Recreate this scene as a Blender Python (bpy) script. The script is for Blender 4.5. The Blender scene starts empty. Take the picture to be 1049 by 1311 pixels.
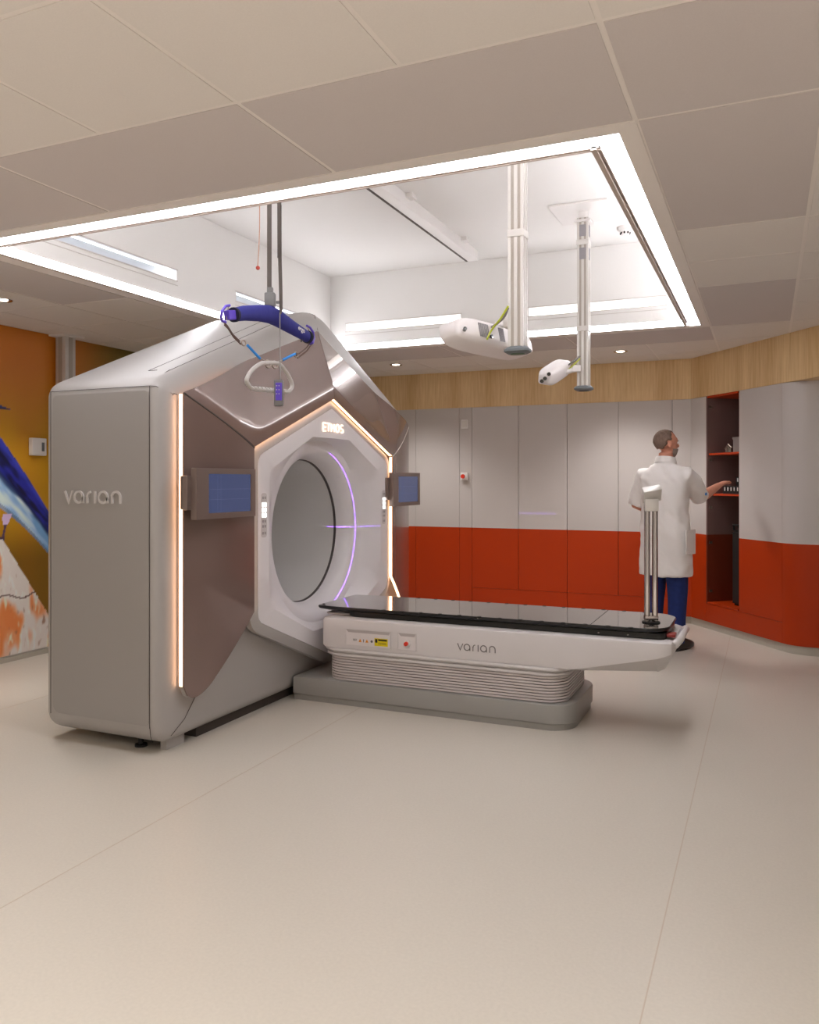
import bpy, bmesh, math, random
from mathutils import Vector, Matrix
random.seed(7)
S = bpy.context.scene
COL = S.collection
PI = math.pi

# ------------------------------------------------------------------ materials
def lin(c):
    out = []
    for v in c:
        v = v / 255.0
        out.append(v / 12.92 if v <= 0.04045 else ((v + 0.055) / 1.055) ** 2.4)
    return out

def mat(name, rgb, rough=0.5, metal=0.0, coat=0.0, spec=0.5, emit=None, estr=0.0, trans=0.0, ior=1.45,
        noise=0.0, nscale=20.0, bump=0.0, bscale=60.0, stretch=None, coat_rough=0.03):
    m = bpy.data.materials.new(name)
    m.use_nodes = True
    nt = m.node_tree
    b = nt.nodes['Principled BSDF']
    L = lin(rgb)
    b.inputs['Base Color'].default_value = (*L, 1)
    b.inputs['Roughness'].default_value = rough
    b.inputs['Metallic'].default_value = metal
    b.inputs['Coat Weight'].default_value = coat
    b.inputs['Coat Roughness'].default_value = coat_rough
    b.inputs['Specular IOR Level'].default_value = spec
    b.inputs['Transmission Weight'].default_value = trans
    b.inputs['IOR'].default_value = ior
    if emit is not None:
        b.inputs['Emission Color'].default_value = (*lin(emit), 1)
        b.inputs['Emission Strength'].default_value = estr
    if noise > 0 or bump > 0:
        tc = nt.nodes.new('ShaderNodeTexCoord')
        mp = nt.nodes.new('ShaderNodeMapping')
        nt.links.new(tc.outputs['Object'], mp.inputs['Vector'])
        if stretch: mp.inputs['Scale'].default_value = stretch
    if noise > 0:
        n = nt.nodes.new('ShaderNodeTexNoise')
        n.inputs['Scale'].default_value = nscale
        n.inputs['Detail'].default_value = 4
        nt.links.new(mp.outputs['Vector'], n.inputs['Vector'])
        r = nt.nodes.new('ShaderNodeValToRGB')
        r.color_ramp.elements[0].position = 0.3
        r.color_ramp.elements[1].position = 0.7
        r.color_ramp.elements[0].color = (*[v * (1 - noise) for v in L], 1)
        r.color_ramp.elements[1].color = (*[min(1, v * (1 + noise)) for v in L], 1)
        nt.links.new(n.outputs['Fac'], r.inputs['Fac'])
        nt.links.new(r.outputs['Color'], b.inputs['Base Color'])
    if bump > 0:
        n2 = nt.nodes.new('ShaderNodeTexNoise')
        n2.inputs['Scale'].default_value = bscale
        n2.inputs['Detail'].default_value = 3
        nt.links.new(mp.outputs['Vector'], n2.inputs['Vector'])
        bp = nt.nodes.new('ShaderNodeBump')
        bp.inputs['Strength'].default_value = bump
        bp.inputs['Distance'].default_value = 0.01
        nt.links.new(n2.outputs['Fac'], bp.inputs['Height'])
        nt.links.new(bp.outputs['Normal'], b.inputs['Normal'])
    return m

M = {}
M['floor'] = mat('beige_vinyl', (208, 201, 190), rough=0.36, spec=0.35, noise=0.03, nscale=90, bump=0.02, bscale=8)
M['tile'] = mat('ceiling_tile_light', (229, 222, 216), rough=0.85, noise=0.02, nscale=200)
M['tile_dark'] = mat('ceiling_tile_mauve', (209, 200, 197), rough=0.85, noise=0.02, nscale=200)
M['grid'] = mat('ceiling_grid', (236, 228, 222), rough=0.7)
M['plaster'] = mat('white_plaster', (238, 236, 234), rough=0.8)
M['lip'] = mat('cove_lip', (196, 180, 170), rough=0.5)
M['strip'] = mat('cove_light', (255, 255, 255), emit=(250, 250, 255), estr=5.0)
M['slotlight'] = mat('slot_light', (255, 255, 255), emit=(255, 250, 246), estr=1.0)
M['slotglass'] = mat('slot_louvre', (216, 220, 226), rough=0.3, metal=0.2)
M['wood'] = None
M['grey'] = mat('grey_laminate', (198, 191, 188), rough=0.45, noise=0.012, nscale=150)
M['orange'] = mat('orange_laminate', (178, 55, 8), rough=0.42, spec=0.3, noise=0.02, nscale=150)
M['kick'] = mat('grey_plinth', (190, 184, 172), rough=0.5)
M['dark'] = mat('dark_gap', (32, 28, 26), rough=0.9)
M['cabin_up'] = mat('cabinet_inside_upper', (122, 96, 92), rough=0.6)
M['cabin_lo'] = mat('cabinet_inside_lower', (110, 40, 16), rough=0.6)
M['blackm'] = mat('matt_black', (24, 23, 24), rough=0.6)
M['wallp'] = mat('painted_wall', (214, 210, 204), rough=0.8)
M['silver'] = mat('pearl_silver', (178, 174, 172), rough=0.48, metal=0.12, coat=0.15, coat_rough=0.25, spec=.4)
M['silver_side'] = mat('pearl_grey', (168, 164, 162), rough=0.4, metal=0.25, coat=0.15, coat_rough=0.2)
M['taupe'] = mat('gloss_taupe', (132, 110, 104), rough=0.22, metal=0.25, coat=1.0, coat_rough=0.02)
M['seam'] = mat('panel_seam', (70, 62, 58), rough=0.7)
M['led'] = mat('warm_led', (255, 255, 255), emit=(255, 190, 140), estr=2.0)
M['frame_white'] = mat('bore_frame_white', (232, 228, 231), rough=0.38, coat=0.2, coat_rough=0.2)
M['bore'] = mat('bore_liner_grey', (222, 220, 219), rough=0.3, coat=0.2, coat_rough=0.2)
M['ring'] = mat('bore_ring_dark', (84, 78, 78), rough=0.5)
M['letters'] = mat('raised_letters', (205, 200, 198), rough=0.5)
M['letters_dk'] = mat('printed_letters', (112, 106, 106), rough=0.5)
M['ethos'] = mat('lit_letters', (255, 255, 255), emit=(255, 206, 168), estr=.5)
M['key_on'] = mat('lit_key', (255, 255, 255), emit=(255, 255, 250), estr=.8)
M['key_off'] = mat('unlit_key', (150, 144, 146), rough=0.4)
M['bezel'] = mat('monitor_bezel', (134, 118, 112), rough=0.35, metal=0.4)
M['screen'] = mat('monitor_screen', (30, 34, 60), rough=0.15, emit=(84, 96, 138), estr=.13)
M['screen_line'] = mat('screen_line', (30, 34, 60), emit=(110, 124, 168), estr=.16)
M['yellow'] = mat('yellow_label', (226, 206, 24), rough=0.5)
M['amber'] = mat('amber_label', (235, 150, 30), rough=0.5)
M['white'] = mat('white_plastic', (232, 228, 226), rough=0.4)
M['couch_white'] = mat('couch_white', (216, 211, 211), rough=0.36, coat=0.2, coat_rough=0.2)
M['couch_in'] = mat('couch_recess', (226, 220, 220), rough=0.5)
M['base_grey'] = mat('couch_base_grey', (164, 163, 160), rough=0.4, metal=0.2)
M['bellows'] = mat('bellows_fabric', (208, 200, 200), rough=0.55)
M['carbon'] = mat('gloss_black_carbon', (38, 36, 37), rough=0.10, coat=1.0, coat_rough=0.02, spec=0.8)
M['carbon_edge'] = mat('satin_black_edge', (26, 25, 26), rough=0.3)
M['red'] = mat('red_button', (226, 58, 36), rough=0.35)
M['chrome'] = mat('chrome', (178, 172, 172), rough=0.06, metal=1.0)
M['alu'] = mat('white_aluminium', (214, 210, 206), rough=0.35, metal=0.25)
M['alu_groove'] = mat('aluminium_groove', (176, 168, 158), rough=0.5, metal=0.2)
M['cap_grey'] = mat('grey_rubber_cap', (112, 118, 122), rough=0.5)
M['cap_green'] = mat('green_rubber_pad', (40, 92, 62), rough=0.4)
M['pod'] = mat('pod_white', (236, 230, 230), rough=0.35)
M['pod_vent'] = mat('pod_vent_grey', (150, 146, 150), rough=0.6)
M['cable_y'] = mat('yellow_green_cable', (196, 206, 60), rough=0.5)
M['cable_g'] = mat('grey_cable', (140, 136, 134), rough=0.5)
M['strap'] = mat('grey_strap', (96, 88, 84), rough=0.8)
M['navy'] = mat('navy_padded_cover', (44, 46, 128), rough=0.75, bump=0.25, bscale=30)
M['navy_d'] = mat('navy_binding', (22, 22, 44), rough=0.8)
M['purple'] = mat('purple_plastic', (96, 72, 190), rough=0.4)
M['hubgrey'] = mat('grey_plastic', (120, 118, 118), rough=0.5)
M['brown'] = mat('brown_webbing', (92, 72, 64), rough=0.8)
M['blue'] = mat('blue_webbing', (50, 140, 224), rough=0.7)
M['steel'] = mat('steel_hook', (170, 158, 146), rough=0.3, metal=0.9)
M['handle'] = mat('grip_grey', (188, 182, 178), rough=0.55)
M['redball'] = mat('red_knob', (176, 60, 48), rough=0.4)
M['skin'] = mat('skin', (204, 140, 116), rough=0.55, noise=0.05, nscale=30)
M['hair'] = mat('grey_brown_hair', (122, 100, 88), rough=0.85, noise=0.25, nscale=60, bump=0.5, bscale=120, stretch=(1, 1, 0.3))
M['beard'] = mat('grey_beard', (150, 132, 122), rough=0.9, bump=0.5, bscale=150)
M['coat'] = mat('white_lab_coat', (238, 233, 231), rough=0.85, bump=0.15, bscale=12)
M['jeans'] = mat('navy_jeans', (26, 44, 104), rough=0.85, noise=0.15, nscale=30)
M['shoe'] = mat('black_leather', (22, 20, 20), rough=0.35)
M['box_grey'] = mat('pale_grey_box', (158, 150, 148), rough=0.5)
M['lens'] = mat('lens_glass', (18, 18, 20), rough=0.1, coat=1)
M['dl_glow'] = mat('downlight_glow', (255, 255, 255), emit=(255, 236, 214), estr=6.0)
M['laser_dot'] = mat('laser_aperture', (40, 20, 90), emit=(120, 60, 255), estr=6.0)

def wood_mat():
    m = bpy.data.materials.new('light_oak_veneer'); m.use_nodes = True
    nt = m.node_tree; b = nt.nodes['Principled BSDF']
    tc = nt.nodes.new('ShaderNodeTexCoord'); mp = nt.nodes.new('ShaderNodeMapping')
    mp.inputs['Scale'].default_value = (1, 1, 0.06)
    nt.links.new(tc.outputs['Object'], mp.inputs['Vector'])
    n = nt.nodes.new('ShaderNodeTexNoise'); n.inputs['Scale'].default_value = 55; n.inputs['Detail'].default_value = 6
    nt.links.new(mp.outputs['Vector'], n.inputs['Vector'])
    n3 = nt.nodes.new('ShaderNodeTexNoise'); n3.inputs['Scale'].default_value = 4.5; n3.inputs['Detail'].default_value = 1
    nt.links.new(mp.outputs['Vector'], n3.inputs['Vector'])
    mx = nt.nodes.new('ShaderNodeMath'); mx.operation = 'MULTIPLY_ADD'; mx.inputs[1].default_value = 0.5
    nt.links.new(n.outputs['Fac'], mx.inputs[0])
    m2 = nt.nodes.new('ShaderNodeMath'); m2.operation = 'MULTIPLY'; m2.inputs[1].default_value = 0.5
    nt.links.new(n3.outputs['Fac'], m2.inputs[0]); nt.links.new(m2.outputs[0], mx.inputs[2])
    r = nt.nodes.new('ShaderNodeValToRGB')
    r.color_ramp.elements[0].position = 0.35; r.color_ramp.elements[1].position = 0.65
    r.color_ramp.elements[0].color = (*lin((206, 168, 118)), 1)
    r.color_ramp.elements[1].color = (*lin((234, 204, 156)), 1)
    nt.links.new(mx.outputs[0], r.inputs['Fac']); nt.links.new(r.outputs['Color'], b.inputs['Base Color'])
    b.inputs['Roughness'].default_value = 0.55
    return m
M['wood'] = wood_mat()

# ------------------------------------------------------------------ object helpers
ORG = {}
def _mats(me, mats):
    if not isinstance(mats, (list, tuple)): mats = [mats]
    for m in mats: me.materials.append(M[m] if isinstance(m, str) else m)

def obj(name, bm, mats, parent=None, smooth=None, origin=None):
    """link the bmesh (world coordinates) as ONE mesh object; smooth = angle in degrees"""
    bmesh.ops.recalc_face_normals(bm, faces=bm.faces)
    if parent is not None:
        base = ORG[parent.name]
    elif origin is not None:
        base = Vector(origin)
    else:
        xs = [v.co for v in bm.verts]
        lo = Vector((min(v.x for v in xs), min(v.y for v in xs), min(v.z for v in xs)))
        hi = Vector((max(v.x for v in xs), max(v.y for v in xs), max(v.z for v in xs)))
        base = Vector(((lo.x + hi.x) / 2, (lo.y + hi.y) / 2, lo.z))
    bmesh.ops.translate(bm, verts=bm.verts, vec=-base)
    me = bpy.data.meshes.new(name); bm.to_mesh(me); bm.free()
    _mats(me, mats)
    if smooth:
        for p in me.polygons: p.use_smooth = True
        me.set_sharp_from_angle(angle=math.radians(smooth))
    o = bpy.data.objects.new(name, me); COL.objects.link(o)
    if parent is not None: o.parent = parent
    else: o.location = base
    ORG[o.name] = base
    return o

def tag(o, label=None, cat=None, group=None, kind=None):
    if label: o['label'] = label
    if cat: o['category'] = cat
    if group: o['group'] = group
    if kind: o['kind'] = kind
    return o

def thing(name, loc, label, cat, group=None):
    o = bpy.data.objects.new(name, None); COL.objects.link(o)
    o.empty_display_size = 0.1
    o.location = loc; ORG[o.name] = Vector(loc)
    return tag(o, label, cat, group)

def struct(name, bm, mats, smooth=None):
    return tag(obj(name, bm, mats, smooth=smooth), kind='structure')

NB = bmesh.new
def face(bm, pts, mi=0):
    f = bm.faces.new([bm.verts.new(p) for p in pts]); f.material_index = mi; return f

def box(bm, x0, x1, y0, y1, z0, z1, mi=0, bev=0.0, seg=2):
    vs = [bm.verts.new((x, y, z)) for x in (x0, x1) for y in (y0, y1) for z in (z0, z1)]
    idx = [(0, 1, 3, 2), (4, 6, 7, 5), (0, 4, 5, 1), (2, 3, 7, 6), (0, 2, 6, 4), (1, 5, 7, 3)]
    fs = [bm.faces.new([vs[i] for i in t]) for t in idx]
    for f in fs: f.material_index = mi
    if bev > 0:
        es = list({e for f in fs for e in f.edges})
        r = bmesh.ops.bevel(bm, geom=es, offset=bev, segments=seg, profile=0.5, affect='EDGES')
        for f in r['faces']: f.material_index = mi
    return vs

def obox(bm, c, ax, ay, az, hx, hy, hz, mi=0, bev=0.0, seg=2):
    """oriented box: centre c, axes, half sizes"""
    t = NB(); box(t, -hx, hx, -hy, hy, -hz, hz, mi, bev, seg)
    ax, ay, az, c = map(Vector, (ax, ay, az, c))
    for v in t.verts: v.co = c + ax * v.co.x + ay * v.co.y + az * v.co.z
    merge(bm, t)

def merge(bm, t):
    me = bpy.data.meshes.new('tmp'); t.to_mesh(me); t.free(); bm.from_mesh(me); bpy.data.meshes.remove(me)

def prism(bm, poly, axis, a0, a1, mi=0):
    """poly of 2D points; axis 'x': (y,z) swept in x; 'y': (x,z); 'z': (x,y)"""
    def P(p, a):
        return {'x': (a, p[0], p[1]), 'y': (p[0], a, p[1]), 'z': (p[0], p[1], a)}[axis]
    A = [bm.verts.new(P(p, a0)) for p in poly]; B = [bm.verts.new(P(p, a1)) for p in poly]
    n = len(poly); fs = [bm.faces.new(A[::-1]), bm.faces.new(B)]
    for i in range(n): fs.append(bm.faces.new([A[i], A[(i + 1) % n], B[(i + 1) % n], B[i]]))
    for f in fs: f.material_index = mi
    return fs

def loops(bm, L, mi=0, cap0=True, cap1=True, closed=True):
    """L list of loops with the same point count -> skin"""
    V = [[bm.verts.new(p) for p in l] for l in L]; n = len(L[0])
    for a, b in zip(V[:-1], V[1:]):
        for i in range(n if closed else n - 1):
            f = bm.faces.new([a[i], a[(i + 1) % n], b[(i + 1) % n], b[i]]); f.material_index = mi
    if cap0: bm.faces.new(V[0][::-1]).material_index = mi
    if cap1: bm.faces.new(V[-1]).material_index = mi
    return V

def frame_of(t):
    t = Vector(t).normalized()
    u = t.cross(Vector((0, 0, 1)))
    if u.length < 1e-3: u = t.cross(Vector((1, 0, 0)))
    u.normalize(); v = t.cross(u).normalized()
    return u, v

def tube(bm, pts, r, seg=10, mi=0, closed=False, cap=True):
    pts = [Vector(p) for p in pts]; n = len(pts)
    rs = r if isinstance(r, (list, tuple)) else [r] * n
    L = []; u = None
    for i, p in enumerate(pts):
        if closed: t = pts[(i + 1) % n] - pts[i - 1]
        else: t = pts[min(i + 1, n - 1)] - pts[max(i - 1, 0)]
        t.normalize()
        if u is None: u, v = frame_of(t)
        else:
            u = (u - t * u.dot(t)); u.normalize(); v = t.cross(u)
        L.append([p + (u * math.cos(a) + v * math.sin(a)) * rs[i] for a in [2 * PI * k / seg for k in range(seg)]])
    if closed: L.append(L[0])
    loops(bm, L, mi, cap and not closed, cap and not closed)
    if closed: bmesh.ops.remove_doubles(bm, verts=bm.verts, dist=1e-6)

def cyl(bm, p0, p1, r0, r1=None, seg=20, mi=0):
    tube(bm, [p0, p1], [r0, r0 if r1 is None else r1], seg, mi)

def sphere(bm, c, r, sc=(1, 1, 1), sub=2, mi=0):
    t = NB(); bmesh.ops.create_icosphere(t, subdivisions=sub, radius=r)
    for v in t.verts: v.co = Vector((v.co.x * sc[0], v.co.y * sc[1], v.co.z * sc[2])) + Vector(c)
    for f in t.faces: f.material_index = mi
    merge(bm, t)

def round_poly(pts, rs, n=6):
    """fillet a 2D polygon; rs radius per corner"""
    out = []; N = len(pts)
    for i in range(N):
        p = Vector(pts[i]); a = Vector(pts[i - 1]) - p; b = Vector(pts[(i + 1) % N]) - p
        r = rs[i] if isinstance(rs, (list, tuple)) else rs
        la, lb = a.length, b.length; a.normalize(); b.normalize()
        ang = math.acos(max(-1, min(1, a.dot(b))))
        if r <= 0 or ang > PI - 0.01: out.append((p.x, p.y)); continue
        d = min(r / math.tan(ang / 2), la * 0.49, lb * 0.49); r = d * math.tan(ang / 2)
        c = p + (a + b).normalized() * (r / math.sin(ang / 2))
        s = p + a * d - c; e = p + b * d - c
        a0 = math.atan2(s.y, s.x); a1 = math.atan2(e.y, e.x); da = a1 - a0
        while da > PI: da -= 2 * PI
        while da < -PI: da += 2 * PI
        for k in range(n + 1):
            t = a0 + da * k / n; out.append((c.x + r * math.cos(t), c.y + r * math.sin(t)))
    return out

def rrect(x0, x1, y0, y1, r, n=5):
    return round_poly([(x0, y0), (x1, y0), (x1, y1), (x0, y1)], r, n)

def inset(poly, d, wfun=None):
    """offset a CCW 2D polygon inward by d"""
    N = len(poly); out = []
    for i in range(N):
        a = Vector(poly[i - 1]); p = Vector(poly[i]); b = Vector(poly[(i + 1) % N])
        e1 = (p - a); e2 = (b - p)
        if e1.length < 1e-9: e1 = e2
        if e2.length < 1e-9: e2 = e1
        e1 = e1.normalized(); e2 = e2.normalized()
        n1 = Vector((-e1.y, e1.x)); n2 = Vector((-e2.y, e2.x)); n = n1 + n2
        n = n / max(n.dot(n1), 0.4) if n.length > 1e-6 else n1
        w = wfun(p) if wfun else (1, 1)
        out.append((p.x + n.x * d * w[0], p.y + n.y * d * w[1]))
    return out

def strokes(bm, paths, w, to3, depth, mi=0):
    """flat stroke lettering; to3(u, v, h) maps letter space to the world"""
    for path in paths:
        closed = len(path) > 2 and (Vector(path[0]) - Vector(path[-1])).length < 1e-6
        pts = [Vector(p) for p in (path[:-1] if closed else path)]; n = len(pts); Lf = []; Rt = []
        for i, p in enumerate(pts):
            if closed: d1 = p - pts[i - 1]; d2 = pts[(i + 1) % n] - p
            else:
                d1 = p - pts[i - 1] if i else pts[1] - p
                d2 = pts[i + 1] - p if i < n - 1 else d1
            d1 = d1.normalized(); d2 = d2.normalized()
            n1 = Vector((-d1.y, d1.x)); m = n1 + Vector((-d2.y, d2.x))
            m = m / max(m.dot(n1), 0.5)
            Lf.append(p + m * w / 2); Rt.append(p - m * w / 2)
        L = []
        for a, b in zip(Lf, Rt): L.append([to3(a.x, a.y, 0), to3(b.x, b.y, 0), to3(b.x, b.y, depth), to3(a.x, a.y, depth)])
        if closed: L.append(L[0])
        loops(bm, L, mi, not closed, not closed)

def arc(cx, cy, r, a0, a1, n=10, ry=None):
    return [(cx + r * math.cos(math.radians(a0 + (a1 - a0) * k / n)), cy + (ry or r) * math.sin(math.radians(a0 + (a1 - a0) * k / n))) for k in range(n + 1)]

def varian_paths():
    return [[(0, 1), (.42, 0.02), (.84, 1)],
            arc(1.5, .5, .46, 0, 360, 20), [(1.96, .5), (1.96, 0)],
            [(2.45, 0), (2.45, .55)] + arc(2.85, .55, .40, 180, 100, 6),
            [(3.25, 0), (3.25, 1)],
            arc(4.1, .5, .46, 0, 360, 20), [(4.56, .5), (4.56, 0)],
            [(5.05, 0), (5.05, .52)] + arc(5.45, .52, .44, 180, 0, 10)[1:] + [(5.89, 0)]]

def text_mesh(s, size, to3, depth=0.001, bm=None, mi=0):
    cu = bpy.data.curves.new('t', 'FONT'); cu.body = s; cu.size = size; cu.extrude = 0.0
    o = bpy.data.objects.new('t', cu); COL.objects.link(o)
    me = bpy.data.meshes.new_from_object(o)
    t = NB(); t.from_mesh(me)
    r = bmesh.ops.extrude_face_region(t, geom=t.faces[:])
    for v in [g for g in r['geom'] if isinstance(g, bmesh.types.BMVert)]: v.co.z += depth
    for v in t.verts: v.co = Vector(to3(v.co.x, v.co.y, v.co.z))
    for f in t.faces: f.material_index = mi
    bpy.data.objects.remove(o); bpy.data.curves.remove(cu); bpy.data.meshes.remove(me)
    merge(bm, t)

def remesh(bm, voxel, smooth_it=6):
    me = bpy.data.meshes.new('tmp'); bm.to_mesh(me); bm.free()
    o = bpy.data.objects.new('tmp', me); COL.objects.link(o)
    m = o.modifiers.new('r', 'REMESH'); m.mode = 'VOXEL'; m.voxel_size = voxel; m.use_smooth_shade = True
    s = o.modifiers.new('s', 'SMOOTH'); s.factor = 0.5; s.iterations = smooth_it
    dg = bpy.context.evaluated_depsgraph_get(); dg.update()
    me2 = bpy.data.meshes.new_from_object(o.evaluated_get(dg))
    out = NB(); out.from_mesh(me2)
    bpy.data.objects.remove(o); bpy.data.meshes.remove(me); bpy.data.meshes.remove(me2)
    return out

# ------------------------------------------------------------------ survey helpers (the photograph was levelled; camera 1.4 m up)
TH = math.radians(23.75); SN, CS = math.sin(TH), math.cos(TH); CAMH = 1.4
def ray(px, py):
    u = (px - 524.5) / 1040; v = (616 - py) / 1040
    return (-SN + u * CS, CS + u * SN, v)
def onX(px, py, x):
    r = ray(px, py); t = x / r[0]; return Vector((x, t * r[1], CAMH + t * r[2]))
def onY(px, py, y):
    r = ray(px, py); t = y / r[1]; return Vector((t * r[0], y, CAMH + t * r[2]))

# ================================================================== THE ROOM
XL, XR, YN, YB = -5.38, 3.2, -2.6, 8.39
ZC, ZU, ZS, ZT = 2.60, 3.29, 2.205, 0.893     # ceiling, recess ceiling, soffit underside, grey/orange line
bm = NB(); box(bm, XL - .1, XR + .1, YN - .1, 9.2, -0.1, 0)
floor = struct('floor', bm, 'floor')
bm = NB()                                     # welded joints of the vinyl
for x in (-4.3, -2.3, -0.3, 1.7): box(bm, x - .002, x + .002, YN, YB, 0, 0.0006)
struct('trim_1', bm, mat('vinyl_weld', (196, 181, 165), rough=0.4))
bm = NB(); box(bm, XL - .12, XL, YN, 9.2, 0, 3.4); struct('wall_left', bm, 'wallp')
bm = NB(); box(bm, XR, XR + .12, YN, 9.2, 0, 2.8); struct('wall_right', bm, 'wallp')
bm = NB(); box(bm, XL - .12, XR + .12, YN - .12, YN, 0, 2.8); struct('wall_near', bm, 'wallp')
bm = NB()
xs = [XL, -4.2, -3.614, -3.092, -2.947]
for a, b in zip(xs[:-1], xs[1:]):
    box(bm, a + .0015, b - .0015, YB, YB + .02, .07, ZT, 1); box(bm, a + .0015, b - .0015, YB, YB + .02, ZT, ZS, 0)
box(bm, XL, -2.947, YB + .02, YB + .1, .07, ZC, 2)
struct('wall_back', bm, ['grey', 'orange', 'dark'])
bm = NB(); box(bm, XL, XR, 9.08, 9.2, 0, ZC); struct('wall_far', bm, 'dark')

# diagonal line of cabinets
PD = Vector((-.68, 8.39)); DD = Vector((.6, -.8)); ND = Vector((.8, .6))    # along, into the wall
def dg(s, t, z=None):
    p = PD + DD * s + ND * t
    return (p.x, p.y) if z is None else (p.x, p.y, z)
SA, SB, SC_ = .255, .757, 1.328
RC = .25
cc = Vector(dg(SC_, RC))
curve_pts = [(cc.x + RC * math.cos(a), cc.y + RC * math.sin(a)) for a in [math.radians(-143.13 + 53.13 * k / 10) for k in range(11)]]
Yend = curve_pts[-1][1]
def offset_curve(t):
    return [(cc.x + (RC - t) * math.cos(a), cc.y + (RC - t) * math.sin(a)) for a in [math.radians(-143.13 + 53.13 * k / 10) for k in range(11)]]

# wood soffit
bm = NB()
prism(bm, [(XL, YB - .0), (-.68, YB), dg(3.0, 0), (XR, dg(3.0, 0)[1]), (XR, 9.08), (XL, 9.08)], 'z', ZS, ZC)
struct('trim_2', bm, 'wood')
# plinth / baseboards
bm = NB()
path = [(XL, YB + .025), (PD.x, PD.y + .025), ] + [dg(SC_, .02)] + offset_curve(.02)[1:] + [(XR, Yend + .02)]
back = [(XR, 9.0), (XL, 9.0)]
prism(bm, path + back, 'z', 0, .07)
struct('baseboard_back', bm, 'kick', smooth=30)
bm = NB(); box(bm, XL, XL + .012, YN, YB, 0, .035); struct('baseboard_left', bm, 'kick')

# ------------------------------------------------------------------ ceiling with cove opening
OX0, OX1, OY0, OY1 = -3.79, -.467, 2.855, 6.615
bm = NB()
G = .009
def cell(x0, x1, y0, y1, dark):
    box(bm, x0 + G, x1 - G, y0 + G, y1 - G, ZC, ZC + .02, 1 if dark else 0)
GX = [-.40 + .57 * k for k in range(-9, 8)]          # ... -3.82, -.40, .17 ...
def cols(a, b): return [x for x in GX if a - .01 <= x <= b + .01]
ynear = [2.14 - .64 * k for k in range(0, 8)][::-1]
gx = [XL] + [x for x in GX if x > XL + .1 and x < XR] + [XR]
for y0, y1 in zip(ynear[:-1], ynear[1:]):
    for a, b in zip(gx[:-1], gx[1:]): cell(a, b, y0, y1, False)
row = [XL, -4.96, -3.82, -2.68, -1.54, -.40, .17, .74, 1.31, 1.88, 2.45, XR]
for a, b in zip(row[:-1], row[1:]): cell(a, b, 2.14, 2.78, b - a > 1 or a > -.5 and a < 0)
yr = [2.78, 4.09, 4.705, 5.33, 6.71, 7.35]
for y0, y1 in zip(yr[:-1], yr[1:]): cell(-.40, .17, y0, y1, y1 - y0 > 1)
ym = [2.78, 3.42, 4.10, 4.73, 5.37, 6.04, 6.71, 7.35]
for y0, y1 in zip(ym[:-1], ym[1:]):
    for a, b in zip([.17, .74, 1.31, 1.88, 2.45], [.74, 1.31, 1.88, 2.45, XR]): cell(a, b, y0, y1, False)
    cell(-4.96, -4.39, y0, y1, False); cell(XL, -4.96, y0, y1, False)
yl = [2.78, 4.12, 4.76, 5.40, 6.71]
for y0, y1 in zip(yl[:-1], yl[1:]): cell(-4.39, -3.82, y0, y1, y1 - y0 > 1)
yl = [-3.82, -2.68, -1.54, -.40]
cell(-4.39, -3.82, 6.71, 7.35, False)
for a, b in zip(yl[:-1], yl[1:]): cell(a, b, 6.71, 7.35, True)
for a, b in zip(gx[:-1], gx[1:]): cell(a, b, 7.35, 8.0, False); cell(a, b, 8.0, 8.64, False)
# border of the opening
for (a, b, c, d) in [(-3.82, -3.722, 2.78, 6.71), (OX1, -.40, 2.78, 6.71), (OX0, OX1, 2.78, OY0), (OX0, OX1, OY1, 6.71)]:
    box(bm, a, b, c, d, ZC - .001, ZC + .02, 2)
# supporting grid above
for (a, b, c, d) in [(XL, -3.82, YN, 9.1), (-.40, XR, YN, 9.1), (-3.82, -.40, YN, 2.78), (-3.82, -.40, 6.71, 9.1)]:
    box(bm, a, b, c, d, ZC + .003, ZC + .05, 2)
struct('ceiling', bm, ['tile', 'tile_dark', 'grid'])
# recess walls with slots
bm = NB()
RX0, RX1, RY0, RY1 = -3.705, -.45, 2.84, 6.60
SZ0, SZ1 = 2.775, 2.845
def wall_with_slots_x(x0, x1, y, slots, out):        # wall facing -y
    ys = (y, y + out)
    box(bm, x0, x1, min(ys), max(ys), ZC + .048, SZ0); box(bm, x0, x1, min(ys), max(ys), SZ1, ZU)
    e = x0
    for a, b in slots: box(bm, e, a, min(ys), max(ys), SZ0, SZ1); e = b
    box(bm, e, x1, min(ys), max(ys), SZ0, SZ1)
def wall_with_slots_y(y0, y1, x, slots, out):
    xs_ = (x, x + out)
    box(bm, min(xs_), max(xs_), y0, y1, ZC + .048, SZ0); box(bm, min(xs_), max(xs_), y0, y1, SZ1, ZU)
    e = y0
    for a, b in slots: box(bm, min(xs_), max(xs_), e, a, SZ0, SZ1); e = b
    box(bm, min(xs_), max(xs_), e, y1, SZ0, SZ1)
slB = [(-3.54, -2.42), (-1.82, -.72)]
slL = [(3.33, 4.455), (5.135, 6.23)]
wall_with_slots_x(RX0 - .1, RX1 + .1, RY1, slB, .1)
wall_with_slots_y(RY0, RY1, RX0, slL, -.1)
box(bm, RX1, RX1 + .1, RY0, RY1, ZC + .02, ZU)
box(bm, RX0 - .1, RX1 + .1, RY0 - .1, RY0, ZC + .02, ZU)
struct('wall_recess', bm, 'plaster')
bm = NB(); box(bm, RX0 - .1, RX1 + .1, RY0 - .1, RY1 + .1, ZU, ZU + .08); struct('ceiling_recess', bm, 'plaster')

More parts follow.
